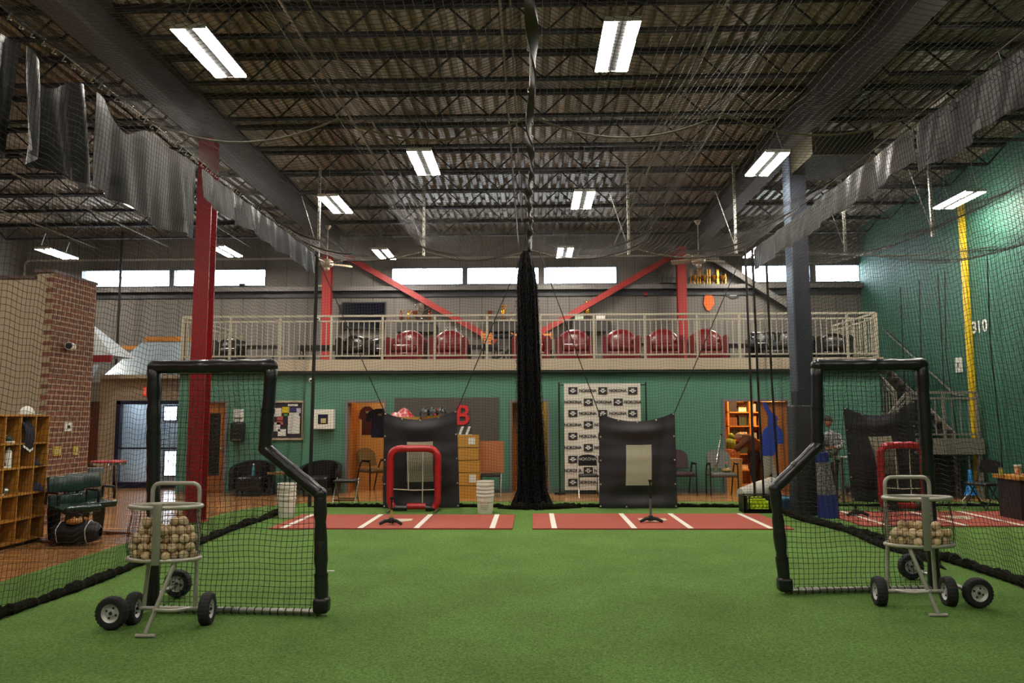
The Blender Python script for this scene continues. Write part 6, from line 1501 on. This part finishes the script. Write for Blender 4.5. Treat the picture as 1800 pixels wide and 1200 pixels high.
# gym bag
p = PZ(117, 962); t = thing('equipment_bag', 'black equipment bag with white piping on the wood floor beside the cubbies', 'bag', (p.x, p.y + .2, 0), .1)
def bagf(u, v):
    a = 2 * math.pi * u; r_ = (1 + .06 * math.sin(5 * a)) ; s_ = math.sin(math.pi * v); x = (v - .5) * .62
    k = (.35 + .65 * s_ ** .35); return (x, .17 * k * math.cos(a) * r_, .165 + .155 * k * math.sin(a) * r_ * (1 - .25 * math.exp(-((v - .45) / .15) ** 2) * (math.sin(a) > 0)))
B().grid(bagf, 28, 24).build('bag_body', mat('bag_nylon', '#141218', .6, bump=(9, .7)), t, smooth=True)
for v in (.2, .78): B().tube([Vector(bagf(u / 20, v)) * 1.02 for u in range(20)], .006, 6, closed=True).build('white_piping', M_white, t, smooth=True)
B().tube(rounded([(-.12, -.05, .3), (-.1, -.1, .42), (.1, -.1, .42), (.12, -.05, .3)], .08), .012, 6).build('strap', M_blackplastic, t, smooth=True)
glove('tan glove lying in the open black equipment bag', (p.x - .0, p.y + .15, .27), mat('orange_leather', '#a8702a', .5))
p0, p1 = PZ(158, 941), PZ(210, 941); t = thing('baseball_bat', 'brown wooden bat lying on the floor by the stadium seats', 'bat', (p0.x, p0.y + .1, .03)); B().tube([(-.2, 0, 0), (0, 0, 0), (.3, 0, -.005), (.5, 0, -.01), (.52, 0, -.008)], [.03, .03, .022, .013, .02], 12).build('barrel', mat('bat_wood', '#6b3a1c', .4), t, smooth=True)
B().tube([(.52, 0, -.008), (.535, 0, -.008)], .022, 12).build('knob', mat('bat_wood', '#6b3a1c', .4), t)
p = PX(92, 870, -7.3); t = thing('baseball_bat', 'blue-topped bat leaning on the brick pier behind the stadium seats', 'bat', (-7.25, 11.3, 0)); B().tube([(.04, 0, .02), (0, 0, .5)], [.014, .02], 10).build('handle', M_blackplastic, t); B().tube([(0, 0, .5), (-.03, .0, .9)], [.02, .032], 12).build('barrel', mat('bat_blue', '#1c3f86', .3), t, smooth=True)

# =====================================================================
# PEOPLE
# =====================================================================
def skin(name, V, E, Rr, m, parent, root=0, sub=2):
    me = bpy.data.meshes.new(name); me.from_pydata([tuple(v) for v in V], E, []); o = bpy.data.objects.new(name, me); col.objects.link(o)
    md = o.modifiers.new('skin', 'SKIN'); sv = me.skin_vertices[0].data
    for i, r_ in enumerate(Rr): sv[i].radius = (r_, r_) if not isinstance(r_, tuple) else r_
    sv[root].use_root = True; md.use_smooth_shade = True
    s_ = o.modifiers.new('sub', 'SUBSURF'); s_.levels = sub; s_.render_levels = sub
    dg = bpy.context.evaluated_depsgraph_get(); me2 = bpy.data.meshes.new_from_object(o.evaluated_get(dg)); bpy.data.objects.remove(o)
    me2.materials.clear(); me2.materials.append(m); o = bpy.data.objects.new(name, me2); col.objects.link(o); o.parent = parent
    off = Vector(parent.location)
    for v in me2.vertices: v.co -= off
    return o
M_skin = mat('skin_tone', '#a86a4c', .5); M_hair = mat('brown_hair', '#2f1d14', .6)
M_plaid = mat('plaid_shirt', '#a9aba6', .8, noise=(26, 1), color2='#3c4348'); M_coat = mat('brown_jacket', '#5d3a22', .8, bump=(12, .6)); M_trous = mat('dark_trousers', '#1c1a26', .8)
def hand(at, d, parent, spread=Vector((0, 0, 1))):
    d = Vector(d).normalized(); s_ = spread.cross(d).normalized() if abs(spread.dot(d)) < .95 else Vector((1, 0, 0)); n_ = d.cross(s_)
    V = [at, at + d * .05]; E = [(0, 1)]; Rr = [.026, .034]
    for k, l_ in enumerate((.06, .075, .072, .055)):
        b_ = at + d * .075 + s_ * (.03 - k * .02); i = len(V); V += [b_, b_ + d * l_ * .55 + n_ * .008, b_ + d * l_ * .9 + n_ * .03]; Rr += [.0095, .009, .008]; E += [(1, i), (i, i + 1), (i + 1, i + 2)]
    b_ = at + d * .035 + s_ * .035; i = len(V); V += [b_, b_ + d * .03 + s_ * .02, b_ + d * .055 + s_ * .018 + n_ * .015]; Rr += [.013, .011, .009]; E += [(0, i), (i, i + 1), (i + 1, i + 2)]
    return skin('hand', V, E, Rr, M_skin, parent)
def head(parent, c, f, hair_m, hat=None):
    """c centre, f facing direction"""
    f = Vector(f).normalized(); up = Vector((0, 0, 1)) if abs(f.z) < .8 else Vector((1, 0, 0)); s_ = f.cross(up).normalized(); u = s_.cross(f)
    def loc(x, y, z): return c + s_ * x + f * y + u * z
    def hd(a, b_):
        th = 2 * math.pi * a; ph = math.pi * (b_ - .5); x = .075 * math.cos(ph) * math.cos(th); y = .095 * math.cos(ph) * math.sin(th); z = .115 * math.sin(ph)
        if z < -.03: x *= .86; y = y * .9 + .012
        y += .02 * math.exp(-((z + .01) / .02) ** 2 - (x / .014) ** 2) * (y > 0) - .006 * math.exp(-((z - .012) / .014) ** 2 - ((abs(x) - .03) / .016) ** 2) * (y > 0)
        return loc(x, y, z)
    o = B().grid(hd, 28, 20).build('head', M_skin, parent, smooth=True, world=True)
    for sg in (-1, 1):
        B().ball(loc(sg * .03, .083, .012), .009, 8, 6).build('eye', M_white, parent, world=True); B().ball(loc(sg * .076, 0, 0), .02, 8, 6).build('ear', M_skin, parent, world=True)
    B().cbox(loc(0, .088, -.045), (.036, .01, .008)).build('mouth', mat('lip_tone', '#8a4038', .5), parent, world=True)
    def hr(a, b_):
        th = 2 * math.pi * a; ph = math.pi / 2 * b_; k = 1.09; x = .078 * k * math.cos(ph) * math.cos(th); y = .097 * k * math.cos(ph) * math.sin(th) - .006; z = .02 + .105 * math.sin(ph) - (.05 * max(0, -math.sin(th))) * (1 - b_) + .03 * max(0, math.sin(th)) * (1 - b_)
        return loc(x, y, z)
    B().grid(hr, 24, 8, .004).build('hair' if not hat else 'cap', hat or hair_m, parent, smooth=True, world=True)
    return o
# person bending in the store room doorway
YP = 17.95
def pp(px, py, dy=0): return PY(px, py, YP + dy)
fl = pp(1329, 862).z
pt = thing('person', 'person in brown jacket and pale cap bending over in the store room doorway', 'person', (pp(1329, 862).x, YP, 0))
V = [pp(1329, 797), pp(1327, 780), pp(1318, 768), pp(1309, 768), pp(1306, 768), pp(1312, 770, -.17), pp(1301, 783, -.2), pp(1290, 789, -.22), pp(1312, 770, .17), pp(1303, 784, .18), pp(1294, 793, .15)]
skin('jacket', V, [(0, 1), (1, 2), (2, 3), (3, 4), (2, 5), (5, 6), (6, 7), (2, 8), (8, 9), (9, 10)], [.17, .18, .19, .12, .06, .085, .062, .045, .085, .062, .045], M_coat, pt)
V = [pp(1329, 797), pp(1327, 803, -.1), pp(1323, 830, -.11), Vector((pp(1326, 850).x, YP - .11, .08)), Vector((pp(1318, 850).x, YP - .12, .05)), pp(1331, 803, .1), pp(1332, 830, .11), Vector((pp(1332, 850).x, YP + .11, .08)), Vector((pp(1325, 850).x, YP + .1, .05))]
skin('trousers', V, [(0, 1), (1, 2), (2, 3), (3, 4), (0, 5), (5, 6), (6, 7), (7, 8)], [.15, .1, .075, .055, .045, .1, .075, .055, .045], M_trous, pt)
head(pt, pp(1301, 769), (-.75, 0, -.65), M_hair, mat('pale_cap', '#b3a188', .7))
hand(pp(1290, 789, -.22), (-.7, 0, -.7), pt); hand(pp(1294, 793, .15), (-.6, 0, -.8), pt)
boxthing('cardboard_box', 'open cardboard box the bending person reaches into', 'box', (pp(1286, 800).x, YP + .0, 0), .36, .4, .72, M_cardboard, lid=mat('box_flap', '#b0895a', .7))
# person in plaid shirt
YQ = 15.9
def pq(px, py, dy=0): return PY(px, py, YQ + dy)
pt = thing('person', 'person in pale plaid shirt standing behind the padded column and net', 'person', (pq(1462, 860).x, YQ, .0))
V = [pq(1461, 806), pq(1461, 790), pq(1461, 770), pq(1458, 760), pq(1457, 754), pq(1446, 766, -.08), pq(1443, 784, -.16), pq(1450, 789, -.3), pq(1475, 768, -.02), pq(1481, 783, -.12), pq(1470, 787, -.3)]
skin('shirt', V, [(0, 1), (1, 2), (2, 3), (3, 4), (2, 5), (5, 6), (6, 7), (2, 8), (8, 9), (9, 10)], [.16, .15, .17, .09, .055, .08, .058, .042, .08, .058, .042], M_plaid, pt)
V = [pq(1461, 806), pq(1455, 812), pq(1455, 835), Vector((pq(1455, 850).x, YQ, .1)), Vector((pq(1454, 850).x, YQ - .14, .055)), pq(1467, 812), pq(1468, 835), Vector((pq(1468, 850).x, YQ, .1)), Vector((pq(1470, 850).x, YQ - .14, .055))]
skin('trousers', V, [(0, 1), (1, 2), (2, 3), (3, 4), (0, 5), (5, 6), (6, 7), (7, 8)], [.15, .095, .07, .052, .045, .095, .07, .052, .045], mat('charcoal_trousers', '#25222a', .8), pt)
head(pt, pq(1456, 741), (-.3, -1, -.2), M_hair); hand(pq(1450, 789, -.3), (.6, -.4, .1), pt); hand(pq(1470, 787, -.3), (-.8, -.3, .1), pt)
# fold-up stand near plaid person
t = low_table('tripod_table', 'grey metal work stand in front of the person in plaid', 'stand', .5, .4, .88, M_steel, M_steel, .02); t.location = (PY(1484, 850, 15.6).x, 15.3, .013)
